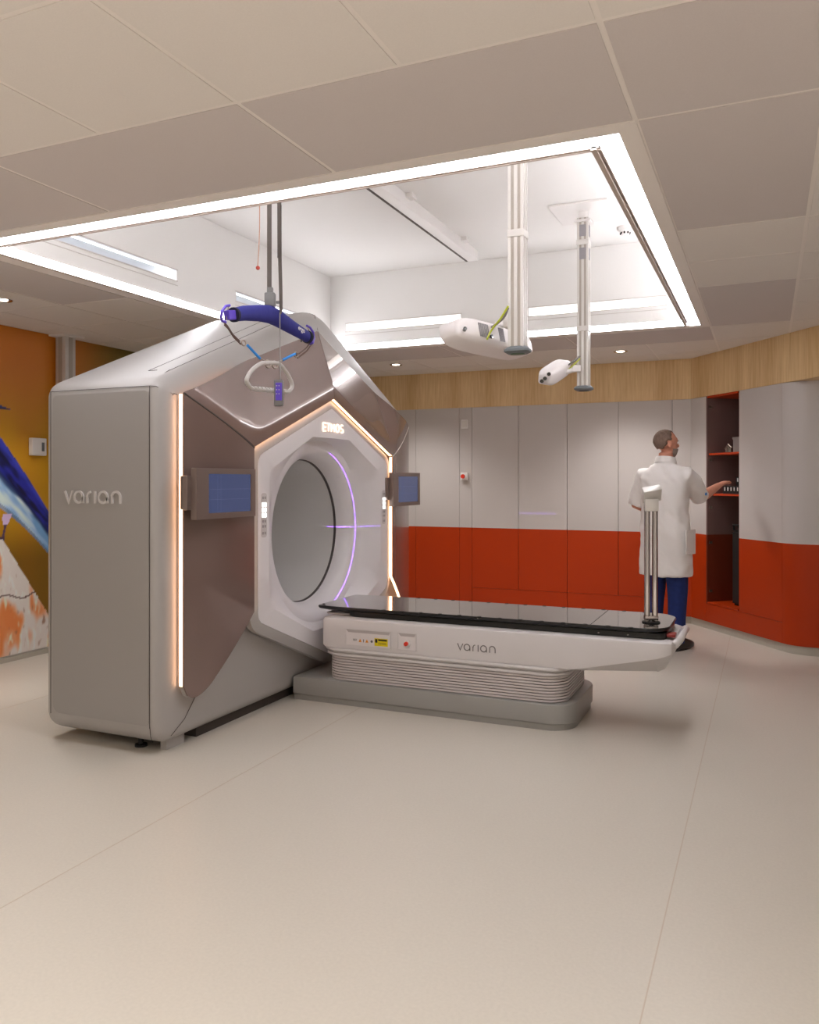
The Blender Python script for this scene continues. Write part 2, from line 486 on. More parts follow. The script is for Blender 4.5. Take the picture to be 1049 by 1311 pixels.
# cove light strips (four lamps round the opening) with their aluminium lip
W = .078; RX0_ = -3.705
specs = [('near', OX0, OX1, OY0, OY0 + W), ('far', RX0_ + .002, OX1 - W, 6.598, 6.613), ('left', -3.72, -3.703, OY0 + W, 6.598), ('right', OX1 - W, OX1, OY0 + W, OY1 - .0)]
lab = {'near': 'white glowing cove light strip along the near edge of the ceiling recess',
       'far': 'white glowing cove light strip along the far edge of the recess, behind the hanging columns',
       'left': 'white glowing cove light strip running diagonally above the mural side of the recess',
       'right': 'white glowing cove light strip along the right edge of the recess beside the smoke detector'}
for k, x0, x1, y0, y1 in specs:
    o = thing('cove_light', ((x0 + x1) / 2, (y0 + y1) / 2, ZC), lab[k], 'ceiling light', 'light strips round the ceiling recess')
    bm = NB(); box(bm, x0, x1, y0, y1, ZC + .001, ZC + (.016 if k in ('near', 'right') else .046)); obj('diffuser', bm, 'strip', o)
    bm = NB()
    if k == 'near':
        box(bm, x0, x1 - W, y1, y1 + .004, ZC - .006, ZC + .03); box(bm, x0, x1 - W, y1 + .012, y1 + .022, ZC - .010, ZC + .03)
    elif k == 'right':
        box(bm, x0 - .006, x0, y0, y1 - W, ZC - .006, ZC + .03); box(bm, x0 - .034, x0 - .014, y0, y1 - W, ZC - .012, ZC + .03)
    elif k == 'far': box(bm, x0, x1, y0 - .003, y1, ZC - .003, ZC + .001)
    else: box(bm, x0, x1 + .003, y0, y1, ZC - .003, ZC + .001)
    obj('trim_profile', bm, 'lip', o)

# wall washers sunk in the recess walls
wl = [('x', slB[0], 'long white slot light in the far recess wall, left of the thicker hanging column'),
      ('x', slB[1], 'long white slot light in the far recess wall, right of the thicker hanging column'),
      ('y', slL[0], 'bluish slot light in the left recess wall, the near one with a bright end'),
      ('y', slL[1], 'bluish slot light in the left recess wall behind the navy lift bar')]
for k, (a, b), lb in wl:
    if k == 'x':
        o = thing('slot_light', ((a + b) / 2, RY1, SZ0), lb, 'wall light', 'slot lights in the recess walls')
        T = lambda s, dpt, z: (s, RY1 + dpt, z)
    else:
        o = thing('slot_light', (RX0, (a + b) / 2, SZ0), lb, 'wall light', 'slot lights in the recess walls')
        T = lambda s, dpt, z: (RX0 - dpt, s, z)
    bm = NB()      # curved reflector
    prof = [(.0, SZ1), (.05, SZ1 - .004), (.085, SZ1 - .022), (.09, SZ0 + .012), (.07, SZ0), (0, SZ0)]
    a += .002; b -= .002; prof = [(u_, min(max(z_, SZ0 + .001), SZ1 - .001)) for u_, z_ in prof]
    L = [[T(s, d_, z) for d_, z in prof] for s in (a, b)]
    loops(bm, L, 0, False, False, closed=False)
    face(bm, [T(a, d_, z) for d_, z in prof]); face(bm, [T(b, d_, z) for d_, z in prof])
    obj('reflector', bm, 'slotglass' if k == 'y' else 'plaster', o, smooth=60)
    bm = NB(); cz = SZ0 + .028 if k == 'x' else SZ1 - .012
    if k == 'x': tube(bm, [T(a + .02, .05, cz), T(b - .01, .05, cz)], .016, 12)
    else: tube(bm, [T(a + .02, .03, SZ1 - .006), T(b - .01, .03, SZ1 - .006)], .007, 8); sphere(bm, T(b - .05, .04, SZ0 + .03), .026)
    obj('lamp_tube', bm, 'slotlight', o, smooth=60)
    bm = NB()
    for z0, z1 in ((SZ1, SZ1 + .006), (SZ0 - .006, SZ0), (SZ0 - .036, SZ0 - .032)):
        if k == 'x': box(bm, a - .01, b + .01, RY1 - .004, RY1, z0, z1)
        else: box(bm, RX0, RX0 + .004, a - .01, b + .01, z0, z1)
    obj('trim_frame', bm, mat('slot_trim', (208, 202, 198), rough=.5), o)

# downlights and smoke detector
def downlight(x, y, lb):
    o = thing('downlight', (x, y, ZC), lb, 'ceiling light', 'recessed downlights in the ceiling tiles')
    bm = NB()
    n = 24
    ang = [2 * PI * k / n for k in range(n)]
    loops(bm, [[(x + r * math.cos(a), y + r * math.sin(a), z) for a in ang] for r, z in ((.05, ZC + .018), (.044, ZC - .001), (.062, ZC - .004), (.066, ZC + .001))], 0, False, False)
    obj('trim_ring', bm, 'chrome', o, smooth=40)
    bm = NB(); cyl(bm, (x, y, ZC + .0015), (x, y, ZC - .0015), .036, seg=20); obj('lamp_glass', bm, 'dl_glow', o)
    ld = bpy.data.lights.new('downlight_beam', 'SPOT'); ld.energy = DLW * (.6 if y > 3 else 1); ld.color = (1.0, .965, .93); ld.spot_size = math.radians(120); ld.spot_blend = .8; ld.shadow_soft_size = .25
    lo = bpy.data.objects.new('downlight_beam', ld); COL.objects.link(lo); lo.parent = o; lo.location = (0, 0, -.02)
DLW = 60
downlight(-3.50, 7.61, 'small round downlight in the ceiling between the machine peak and the oak band')
downlight(-1.24, 7.67, 'small round downlight in the ceiling to the right of the slim hanging column')
downlight(-4.64, 3.84, 'small round downlight at the left edge, above the bird mural')
for x, y in ((-3.5, .3), (-1.2, .3), (1.1, .3), (-3.5, -1.4), (-1.2, -1.4), (1.1, -1.4), (2.5, .3), (2.5, -1.4)):  # unseen downlights added behind the camera to brighten the floor and room
    downlight(x, y, 'added round downlight in the near part of the ceiling, unseen behind the viewer')
o = thing('smoke_detector', (-.965, 6.18, ZU - .07), 'white round smoke detector on the recess ceiling near its right edge', 'smoke detector')
bm = NB(); cyl(bm, (-.965, 6.18, ZU), (-.965, 6.18, ZU - .028), .06, .056); cyl(bm, (-.965, 6.18, ZU - .028), (-.965, 6.18, ZU - .06), .04, .028)
obj('detector_body', bm, 'white', o, smooth=40)
bm = NB()
for k in range(8):
    a = k * PI / 4; box(bm, -.965 + .034 * math.cos(a) - .005, -.965 + .034 * math.cos(a) + .005, 6.18 + .034 * math.sin(a) - .005, 6.18 + .034 * math.sin(a) + .005, ZU - .053, ZU - .040)
obj('sensor_slots', bm, 'blackm', o)

# ================================================================== CABINETS
def two_tone_slab(bm, T, s0, s1, z0, z1):
    """T(s, t, z) -> world; door slab 2 cm thick split at the colour line"""
    def bx(a, b, c, d, mi):
        vs = [bm.verts.new(T(s, t, z)) for s in (a, b) for t in (0, .02) for z in (c, d)]
        for q in [(0, 1, 3, 2), (4, 6, 7, 5), (0, 4, 5, 1), (2, 3, 7, 6), (0, 2, 6, 4), (1, 5, 7, 3)]:
            bm.faces.new([vs[i] for i in q]).material_index = mi
    if z0 < ZT: bx(s0, s1, z0, min(z1, ZT), 1)
    if z1 > ZT: bx(s0, s1, max(z0, ZT), z1, 0)
Tb = lambda s, t, z: (s, YB + t, z)
Td = lambda s, t, z: dg(s, t, z)
def tbox(bm, T, s0, s1, t0, t1, z0, z1, mi=0):
    vs = [bm.verts.new(T(s, t, z)) for s in (s0, s1) for t in (t0, t1) for z in (z0, z1)]
    for q in [(0, 1, 3, 2), (4, 6, 7, 5), (0, 4, 5, 1), (2, 3, 7, 6), (0, 2, 6, 4), (1, 5, 7, 3)]:
        bm.faces.new([vs[i] for i in q]).material_index = mi
ex = [-2.947, -2.423, -1.90, -1.378, -.855]
labs = ['tall grey and orange built-in cabinet just right of the panel with the red alarm button',
        'tall grey and orange built-in cabinet, second right of the alarm button panel',
        'tall grey and orange built-in cabinet under the slim hanging column',
        'tall grey and orange built-in cabinet directly left of the man in the white coat']
for i, (a, b) in enumerate(zip(ex[:-1], ex[1:])):
    o = thing('tall_cabinet', ((a + b) / 2, YB, .07), labs[i], 'cabinet', 'tall built-in cabinets on the back wall')
    g = .0024
    bm = NB(); two_tone_slab(bm, Tb, a + g, b - g, .243, ZS - .002); obj('door', bm, ['grey', 'orange'], o)
    bm = NB(); two_tone_slab(bm, Tb, a + (g if i in (0, 2) else 0), b - (g if i in (1, 3) else 0), .072, .240); obj('plinth_drawer', bm, ['grey', 'orange'], o)
    bm = NB(); box(bm, a, b, YB + .021, YB + .55, .07, ZS - .002); obj('carcass', bm, 'dark', o)
# corner filler and the panel beside the open cabinet
o = thing('corner_cabinet', (-.7, YB, .07), 'grey and orange corner unit behind the man, where the wall turns', 'cabinet')
bm = NB(); two_tone_slab(bm, Tb, -.853, PD.x, .072, ZS - .002); obj('back_panel', bm, ['grey', 'orange'], o)
bm = NB(); two_tone_slab(bm, Td, 0, SA - .002, .072, ZS - .002); obj('side_panel', bm, ['grey', 'orange'], o)
# open cabinet
o = thing('open_cabinet', dg(.5, 0, .07), 'open tall cabinet with dark inside and orange shelves at the man\'s hand', 'cabinet')
bm = NB(); two_tone_slab(bm, Td, SA, SB, .072, .240); obj('plinth_drawer', bm, ['grey', 'orange'], o)
bm = NB(); D = .48
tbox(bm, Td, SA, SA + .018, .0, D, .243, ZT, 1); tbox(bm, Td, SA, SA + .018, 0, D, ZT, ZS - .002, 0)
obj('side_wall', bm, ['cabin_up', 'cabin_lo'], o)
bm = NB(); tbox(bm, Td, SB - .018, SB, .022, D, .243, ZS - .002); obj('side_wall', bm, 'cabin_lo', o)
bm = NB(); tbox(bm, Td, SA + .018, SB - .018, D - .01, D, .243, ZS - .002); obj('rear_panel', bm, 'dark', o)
bm = NB(); tbox(bm, Td, SA + .018, SB - .018, .0, D, .243, .261); obj('cabinet_floor', bm, 'orange', o)
bm = NB(); tbox(bm, Td, SA + .018, SB - .018, 0, D, 2.185, 2.203); obj('cabinet_top', bm, 'orange', o)
for z in (1.265, 1.645):
    bm = NB(); tbox(bm, Td, SA + .018, SB - .018, .02, D - .01, z, z + .018); obj('shelf', bm, 'orange', o)
for z in (2.10, 1.60, 1.15, .82, .36):
    bm = NB(); tbox(bm, Td, SA + .018, SA + .024, .02, .05, z - .012, z + .012); obj('hinge', bm, 'steel', o)
# closed cabinet on the diagonal
o = thing('tall_cabinet', dg(1.04, 0, .07), 'tall grey and orange cabinet with closed door right of the open cabinet', 'cabinet', 'tall built-in cabinets on the diagonal wall')
bm = NB(); two_tone_slab(bm, Td, SB + .001, SC_ - .002, .243, ZS - .002); obj('door', bm, ['grey', 'orange'], o)
bm = NB(); two_tone_slab(bm, Td, SB - .0, SC_ - .002, .072, .240); obj('plinth_drawer', bm, ['grey', 'orange'], o)
bm = NB(); tbox(bm, Td, SB, SC_, .021, .5, .07, ZS - .002); obj('carcass', bm, 'dark', o)
# curved end
o = thing('curved_cabinet', (cc.x, Yend, .07), 'grey and orange cabinet with curved front at the right edge', 'cabinet')
bm = NB()
cp = curve_pts + [(1.6, Yend)]; ip = offset_curve(.02) + [(1.6, Yend + .02)]
for z0, z1, mi in ((.072, ZT, 1), (ZT, ZS - .002, 0)): prism(bm, cp + ip[::-1], 'z', z0, z1, mi)
obj('curved_panel', bm, ['grey', 'orange'], o, smooth=35)
bm = NB(); two_tone_slab(bm, lambda s, t, z: (s, Yend + t, z), 1.603, XR, .072, ZS - .002)
struct('wall_panel', bm, ['grey', 'orange']).name = 'trim_3'

# things in the open cabinet
bm = NB(); tbox(bm, Td, .50, .68, .12, .28, 1.664, 1.80); tbox(bm, Td, .495, .685, .115, .285, 1.785, 1.805)
tag(obj('storage_box', bm, 'box_grey'), 'small pale grey box on the upper shelf of the open cabinet', 'box')
bm = NB()
for q in range(3):
    c = Vector(dg(.37 + .03 * q, .14, 1.664)); cyl(bm, c, c + Vector((0, 0, .05 + .012 * (q % 2))), .011, .008, 10); 
c = Vector(dg(.40, .14, 1.70)); tube(bm, [c + Vector((-.03, .03, 0)), c + Vector((0, 0, .045)), c + Vector((.03, -.03, .01))], .008, 8)
tag(obj('clamp_fitting', bm, 'steel'), 'small white and steel fitting beside the grey box on the upper shelf', 'fitting')
for (s0, t0, lb) in ((.42, .07, 'black rack of white pegs at the front of the middle cabinet shelf'), (.40, .22, 'black rack of white pegs standing behind the other rack on the middle shelf')):
    z0 = 1.284 if t0 < .1 else 1.284
    zt = .07 if t0 < .1 else .155
    o = thing('peg_rack', dg(s0 + .1, t0 + .05, z0), lb, 'rack', 'peg racks on the middle cabinet shelf')
    bm = NB(); tbox(bm, Td, s0, s0 + .26, t0, t0 + .1, z0, z0 + zt); obj('rack_block', bm, 'blackm', o)
    for q in range(5):
        bm = NB(); c = Vector(dg(s0 + .03 + .048 * q, t0 - .003, z0 + zt - .03)); cyl(bm, c - Vector((0, 0, .014)), c + Vector((0, 0, .02)), .006, seg=8); obj('peg', bm, 'white', o, smooth=40)
o = thing('black_case', dg(.6, .2, .262), 'black case leaning in the bottom of the open cabinet', 'case')
bm = NB(); tbox(bm, Td, .50, .70, .10, .40, .262, .95); bmesh.ops.bevel(bm, geom=bm.edges[:], offset=.02, segments=2, affect='EDGES'); obj('case_shell', bm, 'blackm', o)
bm = NB(); tube(bm, [dg(.56, .09, .95), dg(.56, .08, 1.0), dg(.64, .08, 1.0), dg(.64, .09, .95)], .01, 8); obj('case_handle', bm, 'blackm', o)
bm = NB(); tube(bm, [dg(.700, .09, .76), dg(.702, .07, .70), dg(.69, .07, .62), dg(.695, .06, .54), dg(.685, .07, .47)], .007, 8)
tag(obj('white_cable', bm, 'white', smooth=60), 'white cable hanging at the right side inside the open cabinet', 'cable')

# wall plates
o = thing('alarm_button', (-3.028, YB, 1.41), 'white square alarm box with a red push button on the narrow grey panel', 'alarm button')
bm = NB(); box(bm, -3.069, -2.987, YB - .035, YB, 1.41, 1.493, 0, .006); obj('button_box', bm, 'white', o)
bm = NB(); cyl(bm, (-3.032, YB - .035, 1.452), (-3.032, YB - .06, 1.452), .012); cyl(bm, (-3.032, YB - .055, 1.452), (-3.032, YB - .072, 1.452), .024, .021); obj('push_button', bm, 'red', o, smooth=40)
o = thing('wall_plate', (-3.028, YB, 1.97), 'plain white square wall plate above the red alarm button', 'wall plate')
bm = NB(); box(bm, -3.069, -2.987, YB - .012, YB, 1.975, 2.075, 0, .003); obj('plate_frame', bm, 'white', o)
bm = NB(); box(bm, -3.056, -3.0, YB - .016, YB - .011, 1.988, 2.062, 0, .002); obj('plate_cover', bm, mat('plate_cover', (222, 218, 212), rough=.35), o)

# ================================================================== MURAL
def mural():
    ys = [2.6 + .05 * k for k in range(34)] + [4.30 + .0075 * k for k in range(88)] + [4.96 + .12 * k for k in range(28)] + [8.38]
    zs = [.05 + .0102 * k for k in range(251)]
    zs[-1] = 2.598
    rnd = random.Random(3)
    import mathutils
    nz = mathutils.noise.noise
    def fb(y, z, s, sz=None):
        return nz(Vector((y * s, z * (sz or s), 3.1))) * .6 + nz(Vector((y * s * 2.3, z * (sz or s) * 2.3, 7.7))) * .4
    def mix(a, b, t):
        t = max(0, min(1, t)); return tuple(a[i] * (1 - t) + b[i] * t for i in range(3))
    def ss(a, b, x):
        t = max(0, min(1, (x - a) / (b - a))); return t * t * (3 - 2 * t)
    def colr(y, z):
        # warm blurred background
        c = mix((158, 116, 14), (160, 92, 12), ss(1.7, 2.4, z))
        c = mix(c, (104, 74, 8), ss(1.15, .75, z))
        c = mix(c, (150, 84, 10), .5 * ss(-.2, .5, fb(y, z, 1.6, .25)))
        c = mix(c, (70, 68, 12), ss(5.0, 5.8, y) * .85)
        c = mix(c, (190, 140, 10), ss(.28, 0, abs(z - 1.55)) * .5)
        # the bird: back edge, belly edge
        yb = 1.735 - (y - 4.433) * 1.16 - .25 * max(0, y - 4.433) * max(0, y - 4.433)
        yb += .10 * ss(4.433, 4.2, y)
        zl = 1.19 - (y - 4.433) * .62 - .5 * max(0, y - 4.433) ** 2
        tail_end = 5.05
        if y < tail_end and zl < z < yb:
            t = (z - zl) / max(yb - zl, 1e-3)
            f = fb(y + z, z - y, 14, 3)
            belly = mix((176, 190, 204), (96, 136, 176), ss(-.3, .4, f) * .8 + ss(4.6, 4.85, y) * .6)
            wing = mix((30, 34, 132), (12, 14, 52), ss(-.15, .3, f))
            wing = mix(wing, (60, 74, 190), ss(.8, .95, t) * .5)
            c = mix(belly, (20, 34, 74), ss(.38, .48, t + .06 * f))
            c = mix(c, wing, ss(.46, .56, t + .05 * f))
            if t < .07: c = mix(c, (60, 70, 96), .5)
        # beak
        bz = 1.965 - (y - 4.43) * .10
        half = .030 * max(0, 1 - (y - 4.35) / .175)
        if y < 4.525 and abs(z - bz) < half: c = (26, 28, 62) if z < bz else (44, 48, 92)
        # head beyond the frame
        if ((y - 4.22) / .17) ** 2 + ((z - 1.94) / .15) ** 2 < 1: c = mix((34, 40, 130), (14, 16, 60), ss(-.3, .4, fb(y, z, 9)))
        # leg
        ly = 4.49 - (1.13 - z) * .22
        if .955 < z < 1.15 and abs(y - ly) < .010 + .03 * ss(1.03, 1.13, z): c = (170, 150, 180) if z > 1.06 else (70, 50, 70)
        if .945 < z < .972 and 4.40 < y < 4.47: c = (60, 40, 56)
        # lichen covered rock
        rz = .955 - (y - 4.45) * 1.48
        if y < 4.45: rz = .955 - (4.45 - y) * .18
        if z < rz + .012 * fb(y, z, 20):
            f = fb(y, z, 7, 2.5); g = fb(y + 9, z, 22, 9)
            c = mix((188, 182, 178), (196, 112, 62), ss(-.05, .25, f))
            c = mix(c, (226, 214, 200), ss(.1, .5, g) * .7)
            c = mix(c, (120, 84, 66), ss(.25, .55, -g) * .7)
            if abs(z - .50 - .02 * math.sin(y * 20)) < .006: c = (96, 74, 70)
        return c
    bm = NB(); lay = bm.loops.layers.float_color.new('print')
    V = [[bm.verts.new((XL + .006, y, z)) for z in zs] for y in ys]
    C = [[(*[min(.9, v * 1.75) for v in lin(colr(y, z))], 1) for z in zs] for y in ys]
    for i in range(len(ys) - 1):
        for j in range(len(zs) - 1):
            f = bm.faces.new([V[i][j], V[i + 1][j], V[i + 1][j + 1], V[i][j + 1]])
            for lp, (a, b) in zip(f.loops, ((i, j), (i + 1, j), (i + 1, j + 1), (i, j + 1))): lp[lay] = C[a][b]
    m = bpy.data.materials.new('mural_print'); m.use_nodes = True
    b = m.node_tree.nodes['Principled BSDF']; at = m.node_tree.nodes.new('ShaderNodeVertexColor'); at.layer_name = 'print'
    m.node_tree.links.new(at.outputs['Color'], b.inputs['Base Color']); b.inputs['Roughness'].default_value = .5
    # board edge so that the print has a thickness
    o = thing('wall_mural', (XL, 5.4, .05), 'large yellow and orange wall mural of a blue bird on a lichened rock', 'mural')
    pr = obj('print', bm, m, o)
    bm = NB(); box(bm, XL, XL + .005, 2.6, 8.385, .05, 2.598); obj('backing_board', bm, 'kick', o)
mural()
o = thing('wall_box', (XL + .006, 4.75, 1.60), 'pale rectangular control box on the mural next to the machine', 'wall box')
bm = NB(); box(bm, XL + .006, XL + .05, 4.69, 4.83, 1.605, 1.745, 0, .006); obj('box_cover', bm, 'white', o)
bm = NB(); box(bm, XL + .05, XL + .058, 4.78, 4.80, 1.64, 1.71); obj('switch', bm, 'cap_grey', o)

# ================================================================== GANTRY
def densify(pts, rs, n):
    q = round_poly(pts, rs, n); out = []
    for i, p in enumerate(q):
        r_ = q[(i + 1) % len(q)]; L_ = math.hypot(r_[0] - p[0], r_[1] - p[1]); k = max(1, int(L_ / .08))
        for j in range(k): out.append((p[0] + (r_[0] - p[0]) * j / k, p[1] + (r_[1] - p[1]) * j / k))
    return out
GC, GZ = 4.83, 1.06
G0, G1 = 3.25, 6.41
g = thing('radiotherapy_machine', (-3.2, GC, 0), 'huge silver five-sided scanner with glossy taupe front panels and round bore', 'medical machine')
outline = densify([(G0, .05), (G1, .05), (G1, 1.918), (GC, 2.594), (G0, 1.918)], [.10, .10, .10, .5, .10], 8)
def wb(fw):            # bottom edge keeps more of its sharpness
    return lambda p: (1, fw) if p.y < .3 else (1, 1)
bm = NB()
XFa, XFb, XRa, XRb = -2.874, -2.812, -3.54, -3.63
L = []
for k in range(7):
    a = PI / 2 * k / 6
    q = inset(outline, .09 * (1 - math.sin(a)), wb(.9)); L.append([(XRb + (XRa - XRb) * (1 - math.cos(a)), y, z) for y, z in q])
L.append([(XFa, y, z) for y, z in outline])
ins_last = None
for k in range(1, 9):
    a = PI / 2 * k / 8
    q = inset(outline, .135 * (1 - math.cos(a)), wb(.45)); ins_last = q
    L.append([(XFa + (XFb - XFa) * math.sin(a), y, z) for y, z in q])
hole = []
for y, z in ins_last:
    a = math.atan2(z - GZ, y - GC); hole.append((-2.76, GC + .78 * math.cos(a), GZ + .78 * math.sin(a)))
mid = [(-2.785, .45 * y + .55 * h[1], .45 * z + .55 * h[2]) for (y, z), h in zip(ins_last, hole)]
L.append(mid); L.append(hole)
loops(bm, L, 0, True, False)
obj('housing', bm, 'silver', g, smooth=24)
# side cover slightly darker (left and right)
for Yc, sgn in ((G0, -1), (G1, 1)):
    bm = NB()
    pl = round_poly([(XRa - .0, .15), (XFa - .004, .15), (XFa - .004, 1.862), (XRa - .0, 1.862)], [.05, .03, .03, .03], 4)
    prism(bm, pl, 'y', Yc + sgn * .003, Yc - sgn * .02)
    obj('side_cover', bm, 'silver_side', g)
# seams
bm = NB(); e = .0016
def seam(pts):
    bm = NB(); tube(bm, pts, e, 6); obj('panel_seam', bm, 'seam', g)
seam([(XFa, G0 - .001, z) for z in (.14, 1.0, 1.885)])
seam([(XFa + .012, G0 + .008, .07), (XFa + .004, G0 + .001, .10), (XFa, G0 - .001, .16)])
seam([(XRa - .02, G0 + .002, z) for z in (.14, 1.0, 1.885)])
seam([(XRa - .03, G0 + .006, 1.885), (XRa, G0 + .001, 1.885), (XFa, G0 + .001, 1.885), (XFa + .03, G0 + .012, 1.883), (XFb - .028, G0 + .05, 1.872), (XFb + .006, G0 + .13, 1.85)])
# roof seam running up parallel to the front edge
zr = lambda y: 1.918 + .4276 * (y - G0) if y < GC else 1.918 + .4276 * (G1 - y)
seam([(XFa - .16, y, zr(y) + .0005) for y in (3.42, 3.8, 4.2, 4.55)])
seam([(XFa - .10, 3.42, zr(3.42) + .001), (XFa - .16, 3.42, zr(3.42) + .001)])
seam([(XFa, y, zr(y) + .0005) for y in (3.40, 3.8, 4.2, 4.58)])
seam([(XFa, G0 + .03, 1.905), (XFa + .002, G0 + .07, 1.942), (XFa - .0, 3.40, 1.985)])
# apex joint on the silver rim
seam([(XRa, GC, 2.5545), (XFa, GC, 2.5515), (XFa + .04, GC, 2.535), (XFb - .018, GC, 2.50), (XFb + .002, GC, 2.43)])
# skirt joints below the left glossy panel
seam([(-2.786, 3.87, .62), (-2.799, 3.62, .36), (-2.802, 3.43, .15), (-2.815, 3.34, .085)])
seam([(-2.786, 2 * GC - 3.87, .62), (-2.799, 2 * GC - 3.62, .36), (-2.802, 2 * GC - 3.43, .15)])
bm.free()

# glossy panels -------------------------------------------------------
def panel_grid(c00, c10, c11, c01, bulge, nu=14, nv=14, rc=0.0):
    """bilinear patch with outward bulge"""
    out = []
    for i in range(nu + 1):
        rw = []
        for j in range(nv + 1):
            u, v = i / nu, j / nv
            p = Vector(c00) * (1 - u) * (1 - v) + Vector(c10) * u * (1 - v) + Vector(c11) * u * v + Vector(c01) * (1 - u) * v
            p.x += bulge * 16 * u * (1 - u) * v * (1 - v)
            rw.append(p)
        out.append(rw)
    return out
def mirror(p): return (p[0], 2 * GC - p[1], p[2])
def pbase(y):
    t = max(0, min(1, (y - 3.385) / .505)); return -2.768 + .088 * math.sin(PI / 2 * t)
def glossy(fn, lb, mir, kind):
    bm = NB()
    mm = mirror if mir else (lambda p: p)
    if kind == 'top':
        A_, B_, C_, D_ = (3.385, 1.862), (GC - .003, 2.447), (GC - .003, 1.957), (3.895, 1.597)
        n = 44; R = []
        def dist(p, a, b):
            d = Vector((b[0] - a[0], b[1] - a[1])); q = Vector((p[0] - a[0], p[1] - a[1])); return abs(d.x * q.y - d.y * q.x) / d.length
        def hh(d):
            k = .014; return .05 * d + .30 * k * math.log(1 + math.exp((d - .085) / k)) - .30 * k * math.log(1 + math.exp(-.085 / k))
        for i in range(n + 1):
            rw = []
            for j in range(n + 1):
                u, v = i / n, j / n
                y = A_[0] * (1 - u) * (1 - v) + B_[0] * u * (1 - v) + C_[0] * u * v + D_[0] * (1 - u) * v
                z = A_[1] * (1 - u) * (1 - v) + B_[1] * u * (1 - v) + C_[1] * u * v + D_[1] * (1 - u) * v
                d1 = dist((y, z), D_, C_); d2 = dist((y, z), A_, D_); k = .035
                d = -k * math.log(math.exp(-d1 / k) + math.exp(-d2 / k)) + k * .0
                d = max(0, d + .012)
                rw.append(Vector((pbase(y) - hh(d), y, z)))
            R.append(rw)
        front = [[bm.verts.new(mm(tuple(p))) for p in rw] for rw in R]
    else:
        zb = lambda y: .262 if y < 3.50 else .262 + (y - 3.50) * (.655 - .262) / .39
        zt = lambda y: 1.853 - (y - 3.385) * (.266 / .505)
        n = 24; rows = []
        for i in range(n + 1):
            y = 3.385 + .505 * (i / n)
            z0 = zb(y); z1 = zt(y)
            d = y - 3.385
            if d < .07: z0 += .07 - math.sqrt(max(0, .07 ** 2 - (.07 - d) ** 2))
            d2 = abs(y - 3.50)
            if d2 < .045: z0 += (.045 - d2) * .35
            rows.append([(pbase(y), y, z0 + (z1 - z0) * j / 20) for j in range(21)])
        front = [[bm.verts.new(mm(p)) for p in rw] for rw in rows]
    for i in range(len(front) - 1):
        for j in range(len(front[0]) - 1):
            bm.faces.new([front[i][j], front[i + 1][j], front[i + 1][j + 1], front[i][j + 1]])
    # skirt of 6 mm
    rim = [front[i][0] for i in range(len(front))] + front[-1][1:] + [front[i][-1] for i in range(len(front) - 2, -1, -1)] + front[0][-2:0:-1]
    ring = [bm.verts.new((v.co.x - .006, v.co.y, v.co.z)) for v in rim]
    n = len(rim)
    for i in range(n): bm.faces.new([rim[i], rim[(i + 1) % n], ring[(i + 1) % n], ring[i]])
    pts = [v.co.copy() for v in rim]
    obj(fn, bm, 'taupe', g, smooth=40)
    return pts, len(front), len(front[0])
edges = {}
for mir in (False, True):
    for kind in ('top', 'side'):
        edges[(mir, kind)] = glossy('glossy_panel', '', mir, kind)
def ribbon(name, runs, m, d0=-.010, d1=-.031):
    bm = NB()
    for pts in runs:
        A = [bm.verts.new((p.x + d0, p.y, p.z)) for p in pts]; B = [bm.verts.new((p.x + d1, p.y, p.z)) for p in pts]
        for i in range(len(pts) - 1): bm.faces.new([A[i], A[i + 1], B[i + 1], B[i]])
    return obj(name, bm, m, g)
def shrink(pts, mir, d=.004):
    c = Vector((0, GC + (-.9 if not mir else .9), 1.4)); return pts
for mir in (False, True):
    bm = NB(); mmf = mirror if mir else (lambda p: p)
    tube(bm, [mmf((pbase(3.387 + .505 * k / 12) - .004, 3.387 + .505 * k / 12, 1.857 - .266 * k / 12)) for k in range(13)], .0065, 8)
    obj('panel_joint', bm, 'alu' if mir else 'seam', g)
for mir in (False, True):
    pt, nu, nv = edges[(mir, 'top')]; ps, mu, mv = edges[(mir, 'side')]
    outer = [pt[i] for i in range(nu)]                 # along the roof
    inner = pt[nu + nv - 2: nu + nv - 2 + nu]          # along the bore frame
    s_out = [ps[0]] + ps[:-(mv):-1][:mv - 1]
    s_left = ps[-(mv - 2):] ; s_left = [ps[mu + mv + mu - 3]] + ps[mu + mv + mu - 2:] + [ps[0]]
    s_bot = ps[:mu]; s_in = ps[mu - 1: mu + mv - 1]
    ribbon('light_strip', [[p + Vector((0, (.022 if not mir else -.022), -.03)) for p in outer]], 'led', -.012, -.022); ribbon('light_strip', [inner], 'led')
    ribbon('light_strip', [s_left], 'led')
    if mir: ribbon('light_strip', [s_bot[10:] + s_in[1:]], 'led')
    else: ribbon('light_strip', [s_in], 'led')
    ribbon('panel_edge', [s_bot[:11] if mir else s_bot], 'silver')

